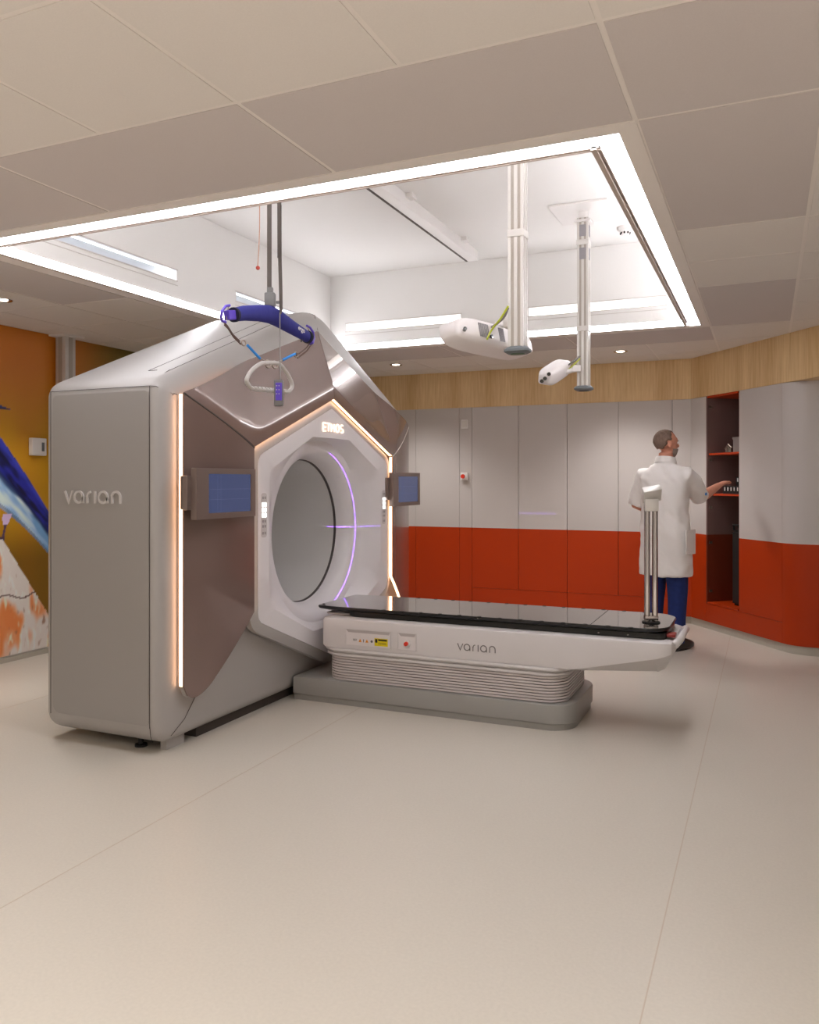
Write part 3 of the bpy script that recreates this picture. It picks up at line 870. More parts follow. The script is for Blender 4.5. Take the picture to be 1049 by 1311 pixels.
# bore frame ----------------------------------------------------------
hexo = [(GC - .94, .55), (GC, .155), (GC + .94, .55), (GC + .94, 1.578), (GC, 1.948), (GC - .94, 1.578)]
hexs = [(GC - .875, .585), (GC, .222), (GC + .875, .585), (GC + .875, 1.545), (GC, 1.894), (GC - .875, 1.545)]
N = 180
def resample(poly, n=N):
    """sample a star-shaped polygon by angle about the isocentre"""
    out = []
    P = [Vector((p[0] - GC, p[1] - GZ)) for p in poly]
    for k in range(n):
        a = 2 * PI * k / n; d = Vector((math.cos(a), math.sin(a))); best = None
        for i in range(len(P)):
            p, q = P[i], P[(i + 1) % len(P)]; e_ = q - p
            den = d.x * e_.y - d.y * e_.x
            if abs(den) < 1e-9: continue
            t = (p.x * e_.y - p.y * e_.x) / den; u = (p.x * d.y - p.y * d.x) / den
            if t > 0 and -1e-6 <= u <= 1 + 1e-6 and (best is None or t < best): best = t
        out.append((GC + d.x * best, GZ + d.y * best))
    return out
ro = resample(round_poly(hexo, [.12, .3, .12, .12, .05, .12], 8)); rs_ = resample(round_poly(hexs, [.07, .2, .07, .07, .02, .07], 8))
hexi = [(GC - .76, .66), (GC - .25, .425), (GC + .25, .425), (GC + .76, .66), (GC + .76, 1.46), (GC + .25, 1.69), (GC - .25, 1.69), (GC - .76, 1.46)]
ri = resample(round_poly(hexi, .012, 3)); RB = .49
circ = [(GC + RB * math.cos(2 * PI * k / N), GZ + RB * math.sin(2 * PI * k / N)) for k in range(N)]
bm = NB()
at = lambda x, q: [(x, y, z) for y, z in q]
loops(bm, [at(-2.75, ro), at(-2.712, ro), at(-2.703, [( .5*a[0]+.5*b[0], .5*a[1]+.5*b[1]) for a, b in zip(ro, rs_)]), at(-2.701, rs_)], 0, False, False)
obj('frame_rim', bm, 'silver', g, smooth=30)
bm = NB()
rs2 = [(GC + (y - GC) * .998, GZ + (z - GZ) * .998) for y, z in rs_]
def mixl(a, b, t): return [(p[0] * (1 - t) + q[0] * t, p[1] * (1 - t) + q[1] * t) for p, q in zip(a, b)]
cf = [(GC + .60 * math.cos(2 * PI * k / N), GZ + .60 * math.sin(2 * PI * k / N)) for k in range(N)]
m1 = []
for a, b in zip(ri, cf):       # flat facets first, then the round throat
    ra = math.hypot(a[0] - GC, a[1] - GZ)
    m1.append(a)
LL = [at(-2.707, rs2), at(-2.700, rs2), at(-2.700, ri)]
for t in (.25, .5, .75, 1.0):
    q = []
    for a in ri:
        v = Vector((a[0] - GC, a[1] - GZ)); r_ = v.length; rr = .49 + (.60 - .49) * (1 - t) ** 1.0
        tgt = .615
        r2 = r_ * (1 - t) + tgt * t
        q.append((GC + v.x / r_ * r2, GZ + v.y / r_ * r2))
    LL.append(at(-2.700 - .10 * t, q))
for t in (.2, .4, .6, .8, 1.0):
    r2 = .615 + (RB - .615) * math.sin(t * PI / 2); LL.append([( -2.80 - .14 * (1 - math.cos(t * PI / 2)) , GC + r2 * math.cos(2 * PI * k / N), GZ + r2 * math.sin(2 * PI * k / N)) for k in range(N)])
loops(bm, LL, 0, False, False)
fr = obj('bore_frame', bm, 'frame_white', g, smooth=28)
bm = NB(); cr = lambda x, r: [(x, GC + r * math.cos(2 * PI * k / N), GZ + r * math.sin(2 * PI * k / N)) for k in range(N)]
loops(bm, [cr(-2.947, RB - .001), cr(-3.45, RB - .004), cr(-3.53, RB - .03), cr(-3.56, RB - .10)], 0, False, True)
obj('bore_liner', bm, 'bore', g, smooth=40)
bm = NB(); loops(bm, [cr(-2.940, RB + .001), cr(-2.9405, RB - .006), cr(-2.957, RB - .006), cr(-2.957, RB + .001)], 0, False, False); obj('bore_ring', bm, 'ring', g, smooth=40)
# lit name on the frame
bm = NB()
def ep():
    H, Wd = 1.0, .72
    x = 0; P = []
    P += [[(Wd, 1), (x, 1), (x, 0), (Wd, 0)], [(x, .5), (Wd * .9, .5)]]; x += 1.0
    P += [[(x, 1), (x + Wd, 1)], [(x + Wd / 2, 1), (x + Wd / 2, 0)]]; x += 1.05
    P += [[(x, 0), (x, 1)], [(x + Wd, 0), (x + Wd, 1)], [(x, .5), (x + Wd, .5)]]; x += 1.1
    P += [arc(x + .45, .5, .45, 0, 360, 20, .5)]; x += 1.2
    P += [arc(x + .38, .74, .34, 40, 270, 10, .26) + arc(x + .38, .24, .34, 90, -140, 10, .26)[1:]]
    return P
s_ = .055
strokes(bm, ep(), .14, lambda u, v, h: (-2.699 + h, GC - .125 + u * s_, 1.735 + v * s_ * .95), .006)
obj('lit_name', bm, 'ethos', g)
# keypads on both sides of the bore
for Yk, nm in ((GC - .815, 'keypad'), (GC + .815, 'keypad')):
    bm = NB(); prism(bm, [(y, z) for y, z in rrect(Yk - .03, Yk + .03, 1.07, 1.33, .02)], 'x', -2.7, -2.6985); kp = obj('keypad', bm, mat('keypad_film', (206, 200, 201), rough=.35), g)
    for r_ in range(3):
        for c_ in (-1, 1):
            bm = NB(); zc = 1.262 - r_ * .031; prism(bm, rrect(Yk + c_ * .013 - .010, Yk + c_ * .013 + .010, zc - .012, zc + .012, .006, 3), 'x', -2.6985, -2.696); obj('lit_key', bm, 'key_on', kp)
    for q, zc in enumerate((1.302, 1.165, 1.135, 1.095)):
        for c_ in (-1, 1):
            bm = NB(); prism(bm, rrect(Yk + c_ * .011 - .006, Yk + c_ * .011 + .006, zc - .008, zc + .008, .003, 2), 'x', -2.6985, -2.6975); obj('unlit_key', bm, 'key_off', kp)
# monitors
for y0, y1, lb in ((3.335, 3.855, 'left'), (5.705, 6.236, 'right')):
    bm = NB(); z0, z1 = 1.203, 1.468; X1 = -2.650
    box(bm, X1 - .035, X1 - .004, y0, y1, z0, z1, 0, .004)
    for (a, b, c, d) in ((y0, y0 + .10, z0, z1), (y1 - .045, y1, z0, z1), (y0 + .10, y1 - .045, z0, z0 + .03), (y0 + .10, y1 - .045, z1 - .03, z1)):
        box(bm, X1 - .006, X1 + .002, a, b, c, d)
    mo = obj('monitor', bm, 'bezel', g)
    bm = NB(); box(bm, X1 - .004, X1 - .001, y0 + .10, y1 - .045, z0 + .03, z1 - .03); sc = obj('screen', bm, 'screen', mo)
    bm = NB(); 
    for q in (.35, .62): box(bm, X1 - .001, X1 - .0005, y0 + .11, y1 - .055, z0 + .03 + q * .2 , z0 + .0308 + q * .2)
    for q in (.22, .30): box(bm, X1 - .001, X1 - .0005, y0 + .10 + q * .35, y0 + .1008 + q * .35, z0 + .035, z1 - .035)
    obj('screen_lines', bm, 'screen_line', mo)
    bm = NB(); box(bm, X1 - .12, X1 - .035, y0 + .02, y0 + .30, z0 + .05, z1 - .04, 0, .006); box(bm, X1 - .055, X1 - .030, y0 - .035, y0 + .04, z0 + .05, z1 - .04, 0, .004)
    obj('monitor_bracket', bm, 'bezel', g)
# raised maker's name on the side cover
bm = NB(); ls = (.385) / 5.9
strokes(bm, varian_paths(), .17, lambda u, v, h: (-3.445 + u * ls, G0 - .002 - h, 1.283 + v * ls * .98), .010)
obj('raised_name', bm, 'letters', g)
# warning labels above the right monitor
bm = NB(); xw = -2.752; yw = 6.15
prism(bm, [(yw - .03, 1.52), (yw + .03, 1.52), (yw + .022, 1.565), (yw + .03, 1.57), (yw, 1.655), (yw - .03, 1.57), (yw - .022, 1.565)], 'x', xw, xw + .003)
obj('warning_label', bm, 'yellow', g)
# feet
bm = NB(); cyl(bm, (-3.03, 3.36, 0), (-3.03, 3.36, .012), .032); cyl(bm, (-3.03, 3.36, .012), (-3.03, 3.36, .06), .014); obj('levelling_foot', bm, 'blackm', g)
bm = NB(); box(bm, -2.90, -2.86, 3.36, 3.50, 0, .06); obj('corner_plate', bm, 'silver', g)
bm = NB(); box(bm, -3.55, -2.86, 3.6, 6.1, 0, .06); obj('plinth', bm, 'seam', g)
# laser aperture on the far wall of the flare
bm = NB(); sphere(bm, (-2.815, GC + .606, 1.06), .008); obj('laser_aperture', bm, 'laser_dot', g, smooth=60)
bm = NB(); sphere(bm, (-2.815, GC - .606, 1.06), .006); obj('laser_aperture', bm, 'laser_dot', g, smooth=60)
# the positioning laser itself: a cross-line projector in the left wall of the flare
def laser(loc, energy):
    ld = bpy.data.lights.new('positioning_laser', 'POINT'); ld.shadow_soft_size = 0.0; ld.energy = energy; ld.color = (.28, .08, 1.0)
    ld.use_nodes = True; nt = ld.node_tree; em = nt.nodes['Emission']
    tc = nt.nodes.new('ShaderNodeTexCoord'); sp = nt.nodes.new('ShaderNodeSeparateXYZ'); nt.links.new(tc.outputs['Normal'], sp.inputs[0])
    def M1(op, a, b):
        n = nt.nodes.new('ShaderNodeMath'); n.operation = op
        for i, v in enumerate((a, b)):
            if v is None: continue
            if isinstance(v, (int, float)): n.inputs[i].default_value = v
            else: nt.links.new(v, n.inputs[i])
        return n.outputs[0]
    ax = M1('ABSOLUTE', sp.outputs['X'], None); az = M1('ABSOLUTE', sp.outputs['Z'], None)
    l1 = M1('MULTIPLY', M1('LESS_THAN', ax, .0024), M1('LESS_THAN', az, .60)); l2 = M1('MULTIPLY', M1('LESS_THAN', az, .0022), M1('LESS_THAN', ax, .19))
    s = M1('MULTIPLY', M1('MAXIMUM', l1, l2), M1('GREATER_THAN', M1('ABSOLUTE', sp.outputs['Y'], None), .3))
    nt.links.new(s, em.inputs['Strength'])
    o = bpy.data.objects.new('positioning_laser', ld); COL.objects.link(o); o.parent = g; o.location = Vector(loc) - ORG[g.name]
laser((-2.815, GC - .55, 1.06), 60)

# ================================================================== COUCH
c = thing('treatment_couch', (-1.7, GC, 0), 'low white patient couch with a glossy black tabletop, sliding out of the bore', 'treatment couch')
bm = NB()
def slab(x0, x1, y0, y1, r, z0, z1, ch=0.0, mi=0, rl=None):
    rl = r if rl is None else rl
    def pol(d): return round_poly([(x0 + d, y0 + d), (x1 - d, y0 + d), (x1 - d, y1 - d), (x0 + d, y1 - d)], [rl, r, r, rl], 8)
    L = []
    if ch > 0: L = [[(x, y, z0) for x, y in pol(ch)], [(x, y, z0 + ch) for x, y in pol(0)], [(x, y, z1 - ch) for x, y in pol(0)], [(x, y, z1 - ch * .3) for x, y in pol(ch * .3)], [(x, y, z1) for x, y in pol(ch)]]
    else: L = [[(x, y, z0) for x, y in pol(0)], [(x, y, z1) for x, y in pol(0)]]
    loops(bm, L, mi)
slab(-2.79, -.985, 4.475, 5.185, .15, .032, .148, .010, 0, .01)
slab(-2.79, -.995, 4.485, 5.175, .15, 0, .032, 0, 0, .01)
obj('couch_base', bm, 'base_grey', c, smooth=35)
bm = NB()
L = []
nb = 9; zb0, zb1 = .150, .300
for k in range(nb * 4 + 1):
    z = zb0 + (zb1 - zb0) * (k // 4 + (0, .12, .78, .9)[k % 4]) / nb; d = (.012, 0, 0, .012)[k % 4]
    L.append([(x, y, z) for x, y in round_poly([(-2.57 + d, 4.50 + d), (-1.035 - d, 4.50 + d), (-1.035 - d, 5.16 - d), (-2.57 + d, 5.16 - d)], .13, 8)])
loops(bm, L); obj('bellows', bm, 'bellows', c, smooth=25)
bm = NB(); slab(-2.60, -1.02, 4.49, 5.17, .14, .300, .320, .006); slab(-2.59, -1.03, 4.505, 5.155, .13, .32, .328, 0); slab(-2.61, -1.00, 4.485, 5.175, .14, .328, .350, .008)
obj('bellows_collar', bm, 'couch_white', c, smooth=35)
# body with a wedge-shaped cantilever
bm = NB()
x0, x1 = -2.60, -.455
secs = []
def bsec(x, zlow, zfac, zt, w0, w1):
    # section across y : near side w0 .. far side w1
    ch = .02
    return [(x, w0 + ch, zt), (x, w0 + .006, zt - .006), (x, w0, zt - ch), (x, w0, zfac), (x, w0 + .12 * (zfac - zlow) / .1 if zfac > zlow + .002 else w0 + .01, zlow), (x, w1 - (.12 * (zfac - zlow) / .1 if zfac > zlow + .002 else .01), zlow), (x, w1, zfac), (x, w1, zt - ch), (x, w1 - .006, zt - .006), (x, w1 - ch, zt)]
W0, W1 = 4.50, 5.16
T_ = .538
secs = [bsec(-2.600, .375, .38, T_ - .02, W0 + .05, W1 - .05), bsec(-2.590, .355, .362, T_ - .006, W0 + .02, W1 - .02), bsec(-2.565, .350, .352, T_, W0 + .004, W1 - .004), bsec(-2.50, .350, .3515, T_, W0, W1),
        bsec(-1.02, .350, .3515, T_, W0, W1), bsec(-.95, .350, .360, T_, W0, W1), bsec(-.55, .362, .447, T_, W0, W1), bsec(-.50, .368, .462, T_ - .001, W0 + .006, W1 - .006), bsec(-.465, .385, .475, T_ - .006, W0 + .03, W1 - .03), bsec(-.450, .41, .485, T_ - .02, W0 + .07, W1 - .07)]
for s2 in (secs[7], secs[8], secs[9]):
    for i in (4, 5): s2[i] = (s2[i][0] - .045, s2[i][1], s2[i][2] - .012)
loops(bm, secs); body = obj('couch_body', bm, 'couch_white', c, smooth=30)
# recesses: label bay and button bay are framed wells standing 2 mm into the side (built as real trays with a lip)
def bay(xa, xb, za, zb, nm):
    bm = NB(); y = W0 - .0035; d = .0035
    box(bm, xa, xb, y, W0 + .001, za, za + .006); box(bm, xa, xb, y, W0 + .001, zb - .004, zb); box(bm, xa, xa + .006, y, W0 + .001, za, zb); box(bm, xb - .006, xb, y, W0 + .001, za, zb)
    o = obj(nm, bm, 'couch_white', c)
    bm = NB(); box(bm, xa + .006, xb - .006, W0 - .0008, W0 + .001, za + .006, zb - .004); obj('bay_floor', bm, 'couch_in', o)
    bm = NB(); prism(bm, [(xa + .006, zb - .004), (xb - .006, zb - .004), (xb - .012, zb - .022), (xa + .022, zb - .022)], 'y', W0 - .0012, W0); obj('bay_shade', bm, mat('bay_shade_tone', (186, 178, 178), rough=.5), o)  # flat darker strip, painted shade below the top edge of the bay
    return o
lbay = bay(-2.42, -2.105, .372, .478, 'label_bay')
bm = NB(); box(bm, -2.215, -2.125, W0 - .002, W0, .385, .432); yl = obj('yellow_label', bm, 'yellow', c)
bm = NB(); box(bm, -2.19, -2.13, W0 - .0025, W0 - .0018, .417, .427); box(bm, -2.21, -2.195, W0 - .0025, W0 - .0018, .405, .427); box(bm, -2.19, -2.135, W0 - .0025, W0 - .0018, .404, .406); box(bm, -2.19, -2.135, W0 - .0025, W0 - .0018, .396, .398); obj('label_print', bm, 'blackm', yl)
for xa in (-2.315, -2.268):
    bm = NB(); prism(bm, [(xa - .010, .400), (xa + .010, .400), (xa, .420)], 'y', W0 - .002, W0); obj('warning_triangle', bm, 'amber', c)
bm = NB(); box(bm, -2.294, -2.289, W0 - .002, W0, .400, .418); cyl(bm, (-2.235, W0 - .002, .409), (-2.235, W0, .409), .008); text_mesh('REF', .018, lambda u, v, h: (-2.365 + u, W0 - .001 - h, .405 + v), .001, bm); obj('small_print', bm, 'letters_dk', c)
bbay = bay(-2.06, -1.935, .372, .480, 'button_bay')
bm = NB(); cyl(bm, (-1.995, W0, .418), (-1.995, W0 - .012, .416), .024, .022); obj('button_collar', bm, 'white', c, smooth=40)
bm = NB(); cyl(bm, (-1.995, W0 - .012, .417), (-1.995, W0 - .028, .416), .013, .012); obj('stop_button', bm, 'red', c, smooth=40)
bm = NB(); ls = .232 / 5.9
strokes(bm, varian_paths(), .14, lambda u, v, h: (-1.67 + u * ls, W0 - .0005 - h, .405 + v * ls), .0015)
obj('printed_name', bm, 'letters_dk', c)
bm = NB(); slab(-2.45, -.50, 4.58, 5.09, .05, .538, .572, .004); slab(-2.62, -2.45, 4.60, 5.07, .03, .538, .552, .004, 1)
obj('slide_carriage', bm, ['carbon_edge', 'couch_white'], c, smooth=35)
# tabletop
bm = NB()
Tn, Tf = 4.548, 5.118
def topoly(d):
    return round_poly([(-2.665 + d, Tn + .02 + d), (-2.50, Tn + d), (-.56, Tn + d), (-.485 - d, Tn + .10), (-.485 - d, Tf - .10), (-.56, Tf - d), (-2.50, Tf - d), (-2.665 + d, Tf - .02 - d)], [.03, .3, .12, .12, .12, .12, .3, .03], 6)
loops(bm, [[(x, y, z) for x, y in topoly(d)] for d, z in ((.05, .566), (.006, .580), (0, .590), (.0015, .597), (.006, .600))], 1, True, False)
ff = bm.faces.new([bm.verts.new((x, y, .600)) for x, y in topoly(.006)]); ff.material_index = 0
tt = obj('tabletop', bm, ['carbon', 'carbon_edge'], c, smooth=35)
for k in range(13):
    bm = NB(); xx = -2.18 + k * .125
    for yy, sg in ((Tn, 1), (Tf, -1)):
        cyl(bm, (xx, yy + sg * .006, .5935), (xx, yy + sg * .006, .6008), .013, seg=14)
    obj('index_notch', bm, 'blackm', tt, smooth=40)
bm = NB(); tube(bm, [(-1.56, Tn + .0015, .588), (-1.56, Tn + .003, .5995)], .005, 8); obj('index_mark', bm, 'chrome', tt)
bm = NB(); box(bm, -.902, -.899, Tn + .006, Tf - .006, .5995, .6006); obj('table_joint', bm, 'blackm', tt)
for xx in (-.86, -.70):
    bm = NB(); sphere(bm, (xx, 4.578, .556), .007); obj('carriage_screw', bm, 'chrome', c, smooth=50)
bm = NB(); tube(bm, [(-.52, 4.585, .50), (-.455, 4.61, .515), (-.435, 4.66, .535), (-.43, 4.83, .545), (-.435, 5.0, .535), (-.455, 5.05, .515), (-.52, 5.075, .50)], [.024, .024, .022, .020, .022, .024, .024], 12); obj('end_handle', bm, 'couch_white', c, smooth=60)
bm = NB(); box(bm, -.50, -.455, 4.62, 4.70, .548, .566, 0, .004); obj('release_lever', bm, mat('dark_red_lever', (150, 50, 44), rough=.4), c)
# twin-rod stand on the tabletop
p = thing('rod_stand', (-.60, 4.76, .6005), 'upright stand of two chrome rods with a tilted silver head on the black tabletop', 'stand')
bm = NB(); rdir = Vector((CS, SN, 0)); cN = Vector((-.60, 4.76, 0)); 
slabp = [(cN.x + .05 * math.cos(a), cN.y + .05 * math.sin(a)) for a in [2 * PI * k / 24 for k in range(24)]]
loops(bm, [[(x, y, .6005) for x, y in slabp], [(x, y, .606) for x, y in slabp]]); obj('stand_foot', bm, 'blackm', p, smooth=40)
for sg in (-1, 1):
    q = cN + rdir * (.022 * sg); bm = NB(); cyl(bm, (q.x, q.y, .606), (q.x, q.y, 1.29), .0165, seg=20); obj('rod', bm, 'chrome', p, smooth=40)
bm = NB(); obox(bm, (cN.x, cN.y, .628), rdir, (-SN, CS, 0), (0, 0, 1), .038, .02, .012, 0, .005); obj('rod_clamp', bm, 'chrome', p, smooth=40)
bm = NB(); obox(bm, (cN.x, cN.y, 1.265), rdir, (-SN, CS, 0), (0, 0, 1), .038, .022, .035, 0, .005); obj('neck', bm, 'alu', p, smooth=40)
bm = NB(); t1 = Vector((CS, SN, .18)).normalized(); n1 = Vector((-SN, CS, .9)).normalized(); n1 = (n1 - t1 * n1.dot(t1)).normalized(); n2 = t1.cross(n1)
obox(bm, (cN.x + .002, cN.y, 1.327), t1, n2, n1, .052, .045, .022, 0, .006); obj('head_block', bm, 'alu', p, smooth=40)

# ================================================================== HANGING COLUMNS
def column(x, y, z0, z1, lb, slotted, green, plate):
    o = thing('hanging_column', (x, y, z0), lb, 'ceiling column', 'white aluminium columns hanging from the ceiling')
    h = .039
    bm = NB()
    prof = []
    # square profile with two grooves on each side
    side = [(-h, -h), (-h * .62, -h), (-h * .62, -h + .006), (-h * .22, -h + .006), (-h * .22, -h), (h * .22, -h), (h * .22, -h + .006), (h * .62, -h + .006), (h * .62, -h)]
    for q in range(4):
        a = q * PI / 2
        for u, v in side: prof.append((u * math.cos(a) - v * math.sin(a), u * math.sin(a) + v * math.cos(a)))
    prism(bm, [(x + u, y + v) for u, v in prof], 'z', z0 + .03, z1)
    obj('profile', bm, 'alu', o)
    bm = NB()
    for u in (-h * .42, h * .42):
        box(bm, x + u - h * .2, x + u + h * .2, y - h + .004, y - h + .0065, z0 + .03, z1); box(bm, x + h - .0065, x + h - .004, y + u - h * .2, y + u + h * .2, z0 + .03, z1)
    obj('groove_liner', bm, 'alu_groove', o)
    bm = NB(); 
    for zc in slotted: box(bm, x - h - .004, x + h + .004, y - h - .004, y + h + .004, zc - .018, zc + .018, 0, .003)
    obj('collar', bm, 'alu', o)
    bm = NB(); w = .064
    P8 = lambda s: round_poly([(x - s, y - s * .8), (x + s, y - s * .8), (x + s, y + s * .8), (x - s, y + s * .8)], .03, 4)
    loops(bm, [[(a, b, z) for a, b in P8(s)] for s, z in ((w - .016, z0), (w, z0 + .010), (w, z0 + .02), (w - .014, z0 + .034))]); cp_ = obj('end_cap', bm, 'cap_grey', o, smooth=35)
    bm = NB(); prism(bm, P8(w - .028), 'z', z0 - .002, z0 + .001); obj('cap_pad', bm, 'cap_green' if green else 'blackm', cp_)
    bm = NB(); box(bm, x - .055, x + .055, y - .055, y + .055, z1 - .03, z1 - .015, 0, .003); cyl(bm, (x, y, z1 - .02), (x, y, plate[4] ), .035); box(bm, *plate[:4], plate[4] - .014, plate[4], 0, .003); obj('ceiling_plate', bm, 'white', o)
    return o
column(-1.13, 3.90, 2.03, ZU - .03, 'nearer and thicker-looking white hanging column with a green-padded end cap', [2.62], True, (-1.33, -.93, 3.70, 4.10, ZU))
column(-1.17, 5.68, 2.03, ZU - .06, 'farther slim white hanging column below the square ceiling plate', [3.06, 2.46], False, (-1.375, -.975, 5.48, 5.925, ZU))
# dark cable windows on the far column
o3 = thing('hanging_column', (-5.06, 4.85, .75), 'white column by the mural, rising behind the silver machine to the tiled ceiling', 'ceiling column', 'white aluminium columns hanging from the ceiling')
cx3, cy3 = -5.07, 4.80
p3 = ray(84, 430); t3 = 1.2 / p3[2]; cx3, cy3 = p3[0] * t3, p3[1] * t3
ORG[o3.name] = Vector((cx3, cy3, 1.0)); o3.location = ORG[o3.name]
bm = NB(); box(bm, cx3 - .055, cx3 + .055, cy3 - .055, cy3 + .055, 1.0, ZC - .01, 0, .006); obj('profile', bm, 'alu', o3, smooth=40)
bm = NB(); box(bm, cx3 - .02, cx3 + .02, cy3 - .058, cy3 - .054, 1.0, ZC - .02); box(bm, cx3 + .054, cx3 + .058, cy3 - .02, cy3 + .02, 1.0, ZC - .02); obj('groove_liner', bm, 'alu_groove', o3)
bm = NB(); box(bm, cx3 - .12, cx3 + .10, cy3 - .11, cy3 + .11, ZC - .016, ZC, 0, .003); obj('ceiling_plate', bm, 'white', o3)
bm = NB(); box(bm, cx3 - .07, cx3 + .07, cy3 - .07, cy3 + .07, .985, 1.01, 0, .006); obj('end_cap', bm, 'cap_grey', o3)
bm = NB()
for z0, z1 in ((3.10, 3.18), (2.94, 3.02)): box(bm, -1.17 - .022, -1.17 + .022, 5.68 - .040, 5.68 - .037, z0, z1); box(bm, -1.17 + .037, -1.17 + .040, 5.68 - .02, 5.68 + .02, z0, z1)
for oo in list(bpy.data.objects):
    if oo.name.startswith('hanging_column') and 'farther' in oo.get('label', ''): obj('cable_window', bm, 'pod_vent', oo)

# ------------------------------------------------------------------ camera pods
def at_d(px, py, d):
    r = ray(px, py); return Vector((r[0] * d, r[1] * d, CAMH + r[2] * d))
def pod(c0, axis, up, L, w, hgt, lb, grp, lens_at, vents, parts_fn=None):
    """long rounded housing: centre c0, long axis, up, half length"""
    o = thing('camera_pod', tuple(c0), lb, 'camera', grp)
    axis = Vector(axis).normalized(); up = Vector(up); up = (up - axis * up.dot(axis)).normalized(); sd = axis.cross(up)
    P = lambda a, b, c_: c0 + axis * a + sd * b + up * c_
    bm = NB(); Ls = []
    for k in range(-8, 9):
        t = k / 8; s = (1 - abs(t) ** 5) ** .5 if abs(t) < 1 else .12
        s = max(s, .35)
        q = rrect(-w * (.35 + .65 * s), w * (.35 + .65 * s), -hgt * (.3 + .7 * s), hgt * (.3 + .7 * s), min(w, hgt) * .5 * s + .002, 4)
        Ls.append([P(t * L, a, b) for a, b in q])
    loops(bm, Ls); obj('pod_housing', bm, 'pod', o, smooth=75)
    for (a, face_, ln) in vents:
        bm = NB()
        for q in range(6):
            aa = a + (q - 2.5) * ln / 6
            if face_ == 'top': obox(bm, P(aa, 0, hgt), axis, sd, up, ln / 18, w * .5, .0015)
            else: obox(bm, P(aa, w * face_, 0), axis, up, sd, ln / 18, hgt * .55, .0015)
        obj('vent', bm, 'pod_vent', o)
    for a, b, c_ in lens_at:
        q = P(a * L, b * w, c_ * hgt); bm = NB()
        dirn = (sd * b if abs(b) > .9 else Vector((0, 0, 0))) + (axis * (1 if a > 0 else -1) if abs(a) > .8 else Vector((0, 0, 0))) + (up * c_ if abs(c_) > .9 else Vector((0, 0, 0)))
        dirn.normalize(); cyl(bm, q - dirn * .01, q + dirn * .010, .0105, .0095, 12); obj('lens', bm, 'lens', o, smooth=40)
    return o, P
# big pod beside the near column: hangs behind it to the left
A = at_d(578, 424, 4.05); B = at_d(668, 446, 4.55)
ax = (B - A); Lh = ax.length / 2
po, PP = pod((A + B) / 2, ax, (-.25, -.1, .95), Lh + .03, .085, .066, 'long white camera pod with grey vents, fixed behind the nearer hanging column', 'stereo camera pods on the hanging columns',
       [(-.93, 1.0, -.3), (-.30, 1.0, -.4), (.4, 1.0, -.4)], [(-.16, 1, .09), (-.0, 1, .05), (.12, 1, .05), (-.14, 'top', .07), (-.04, 'top', .07), (.07, 'top', .06)])
bm = NB(); c1 = Vector((-1.13, 3.94, 2.20)); tube(bm, [c1, PP(.10, .0, .10), PP(.10, 0, .04)], .016, 10); obox(bm, c1 + Vector((-.05, .0, 0)), (1, 0, 0), (0, 1, 0), (0, 0, 1), .03, .03, .03, 0, .004); obj('mount_arm', bm, 'pod', po, smooth=40)
def cable(pts, r, m, lb):
    """smooth cable through control points"""
    P_ = [Vector(q) for q in pts]; out = []
    for i in range(len(P_) - 1):
        p0 = P_[max(i - 1, 0)]; p1 = P_[i]; p2 = P_[i + 1]; p3_ = P_[min(i + 2, len(P_) - 1)]
        for k in range(8):
            t = k / 8; out.append(.5 * ((2 * p1) + (p2 - p0) * t + (2 * p0 - 5 * p1 + 4 * p2 - p3_) * t * t + (3 * p1 - p0 - 3 * p2 + p3_) * t ** 3))
    out.append(P_[-1]); bm = NB(); tube(bm, out, r, 8)
    return tag(obj('cable', bm, m, smooth=60), lb, 'cable')
cable([at_d(651, 392, 3.95), at_d(641, 408, 4.0), at_d(630, 422, 4.12), at_d(624, 434, 4.05)], .005, 'cable_y', 'yellow-green cable looping from the nearer hanging column to its camera pod')
cable([at_d(651, 394, 3.96), at_d(645, 407, 4.0), at_d(634, 416, 4.15), at_d(626, 420, 4.20)], .0055, 'cable_g', 'grey cable beside the yellow-green one at the nearer hanging column')
# small pod on the far column
A = at_d(699, 484, 5.42); B = at_d(722, 469, 5.72)
ax = (B - A); po2, PP2 = pod((A + B) / 2, ax, (.2, .3, .9), ax.length / 2 + .035, .060, .055, 'small white camera pod with three black lenses, on the farther slim column', 'stereo camera pods on the hanging columns',
       [], [])
for q in ((694, 488), (698, 484.5), (703, 479)):
    cq = at_d(q[0], q[1], 5.335 + (q[0] - 694) * .006); bm = NB(); cyl(bm, cq - Vector(ray(q[0], q[1])).normalized() * .03, cq + Vector(ray(q[0], q[1])).normalized() * .05, .013, seg=12); obj('lens', bm, 'lens', po2, smooth=40)
bm = NB(); cm = Vector((-1.17, 5.64, 2.14)); tube(bm, [at_d(724, 477, 5.62), at_d(732, 474, 5.60), at_d(742, 472, 5.60)], .018, 10); obox(bm, at_d(738, 472, 5.60), rdir, (-SN, CS, 0), (0, 0, 1), .028, .02, .022, 0, .004); obj('mount_arm', bm, 'pod', po2, smooth=40)
cable([at_d(743, 456, 5.6), at_d(735, 462, 5.6), at_d(727, 468, 5.62), at_d(724, 470, 5.62)], .006, 'cable_g', 'grey cable from the farther column to the small camera pod')
cable([at_d(743, 459, 5.58), at_d(736, 466, 5.58), at_d(728, 473, 5.60)], .004, 'cable_y', 'thin yellow-green cable under the grey one at the small camera pod')

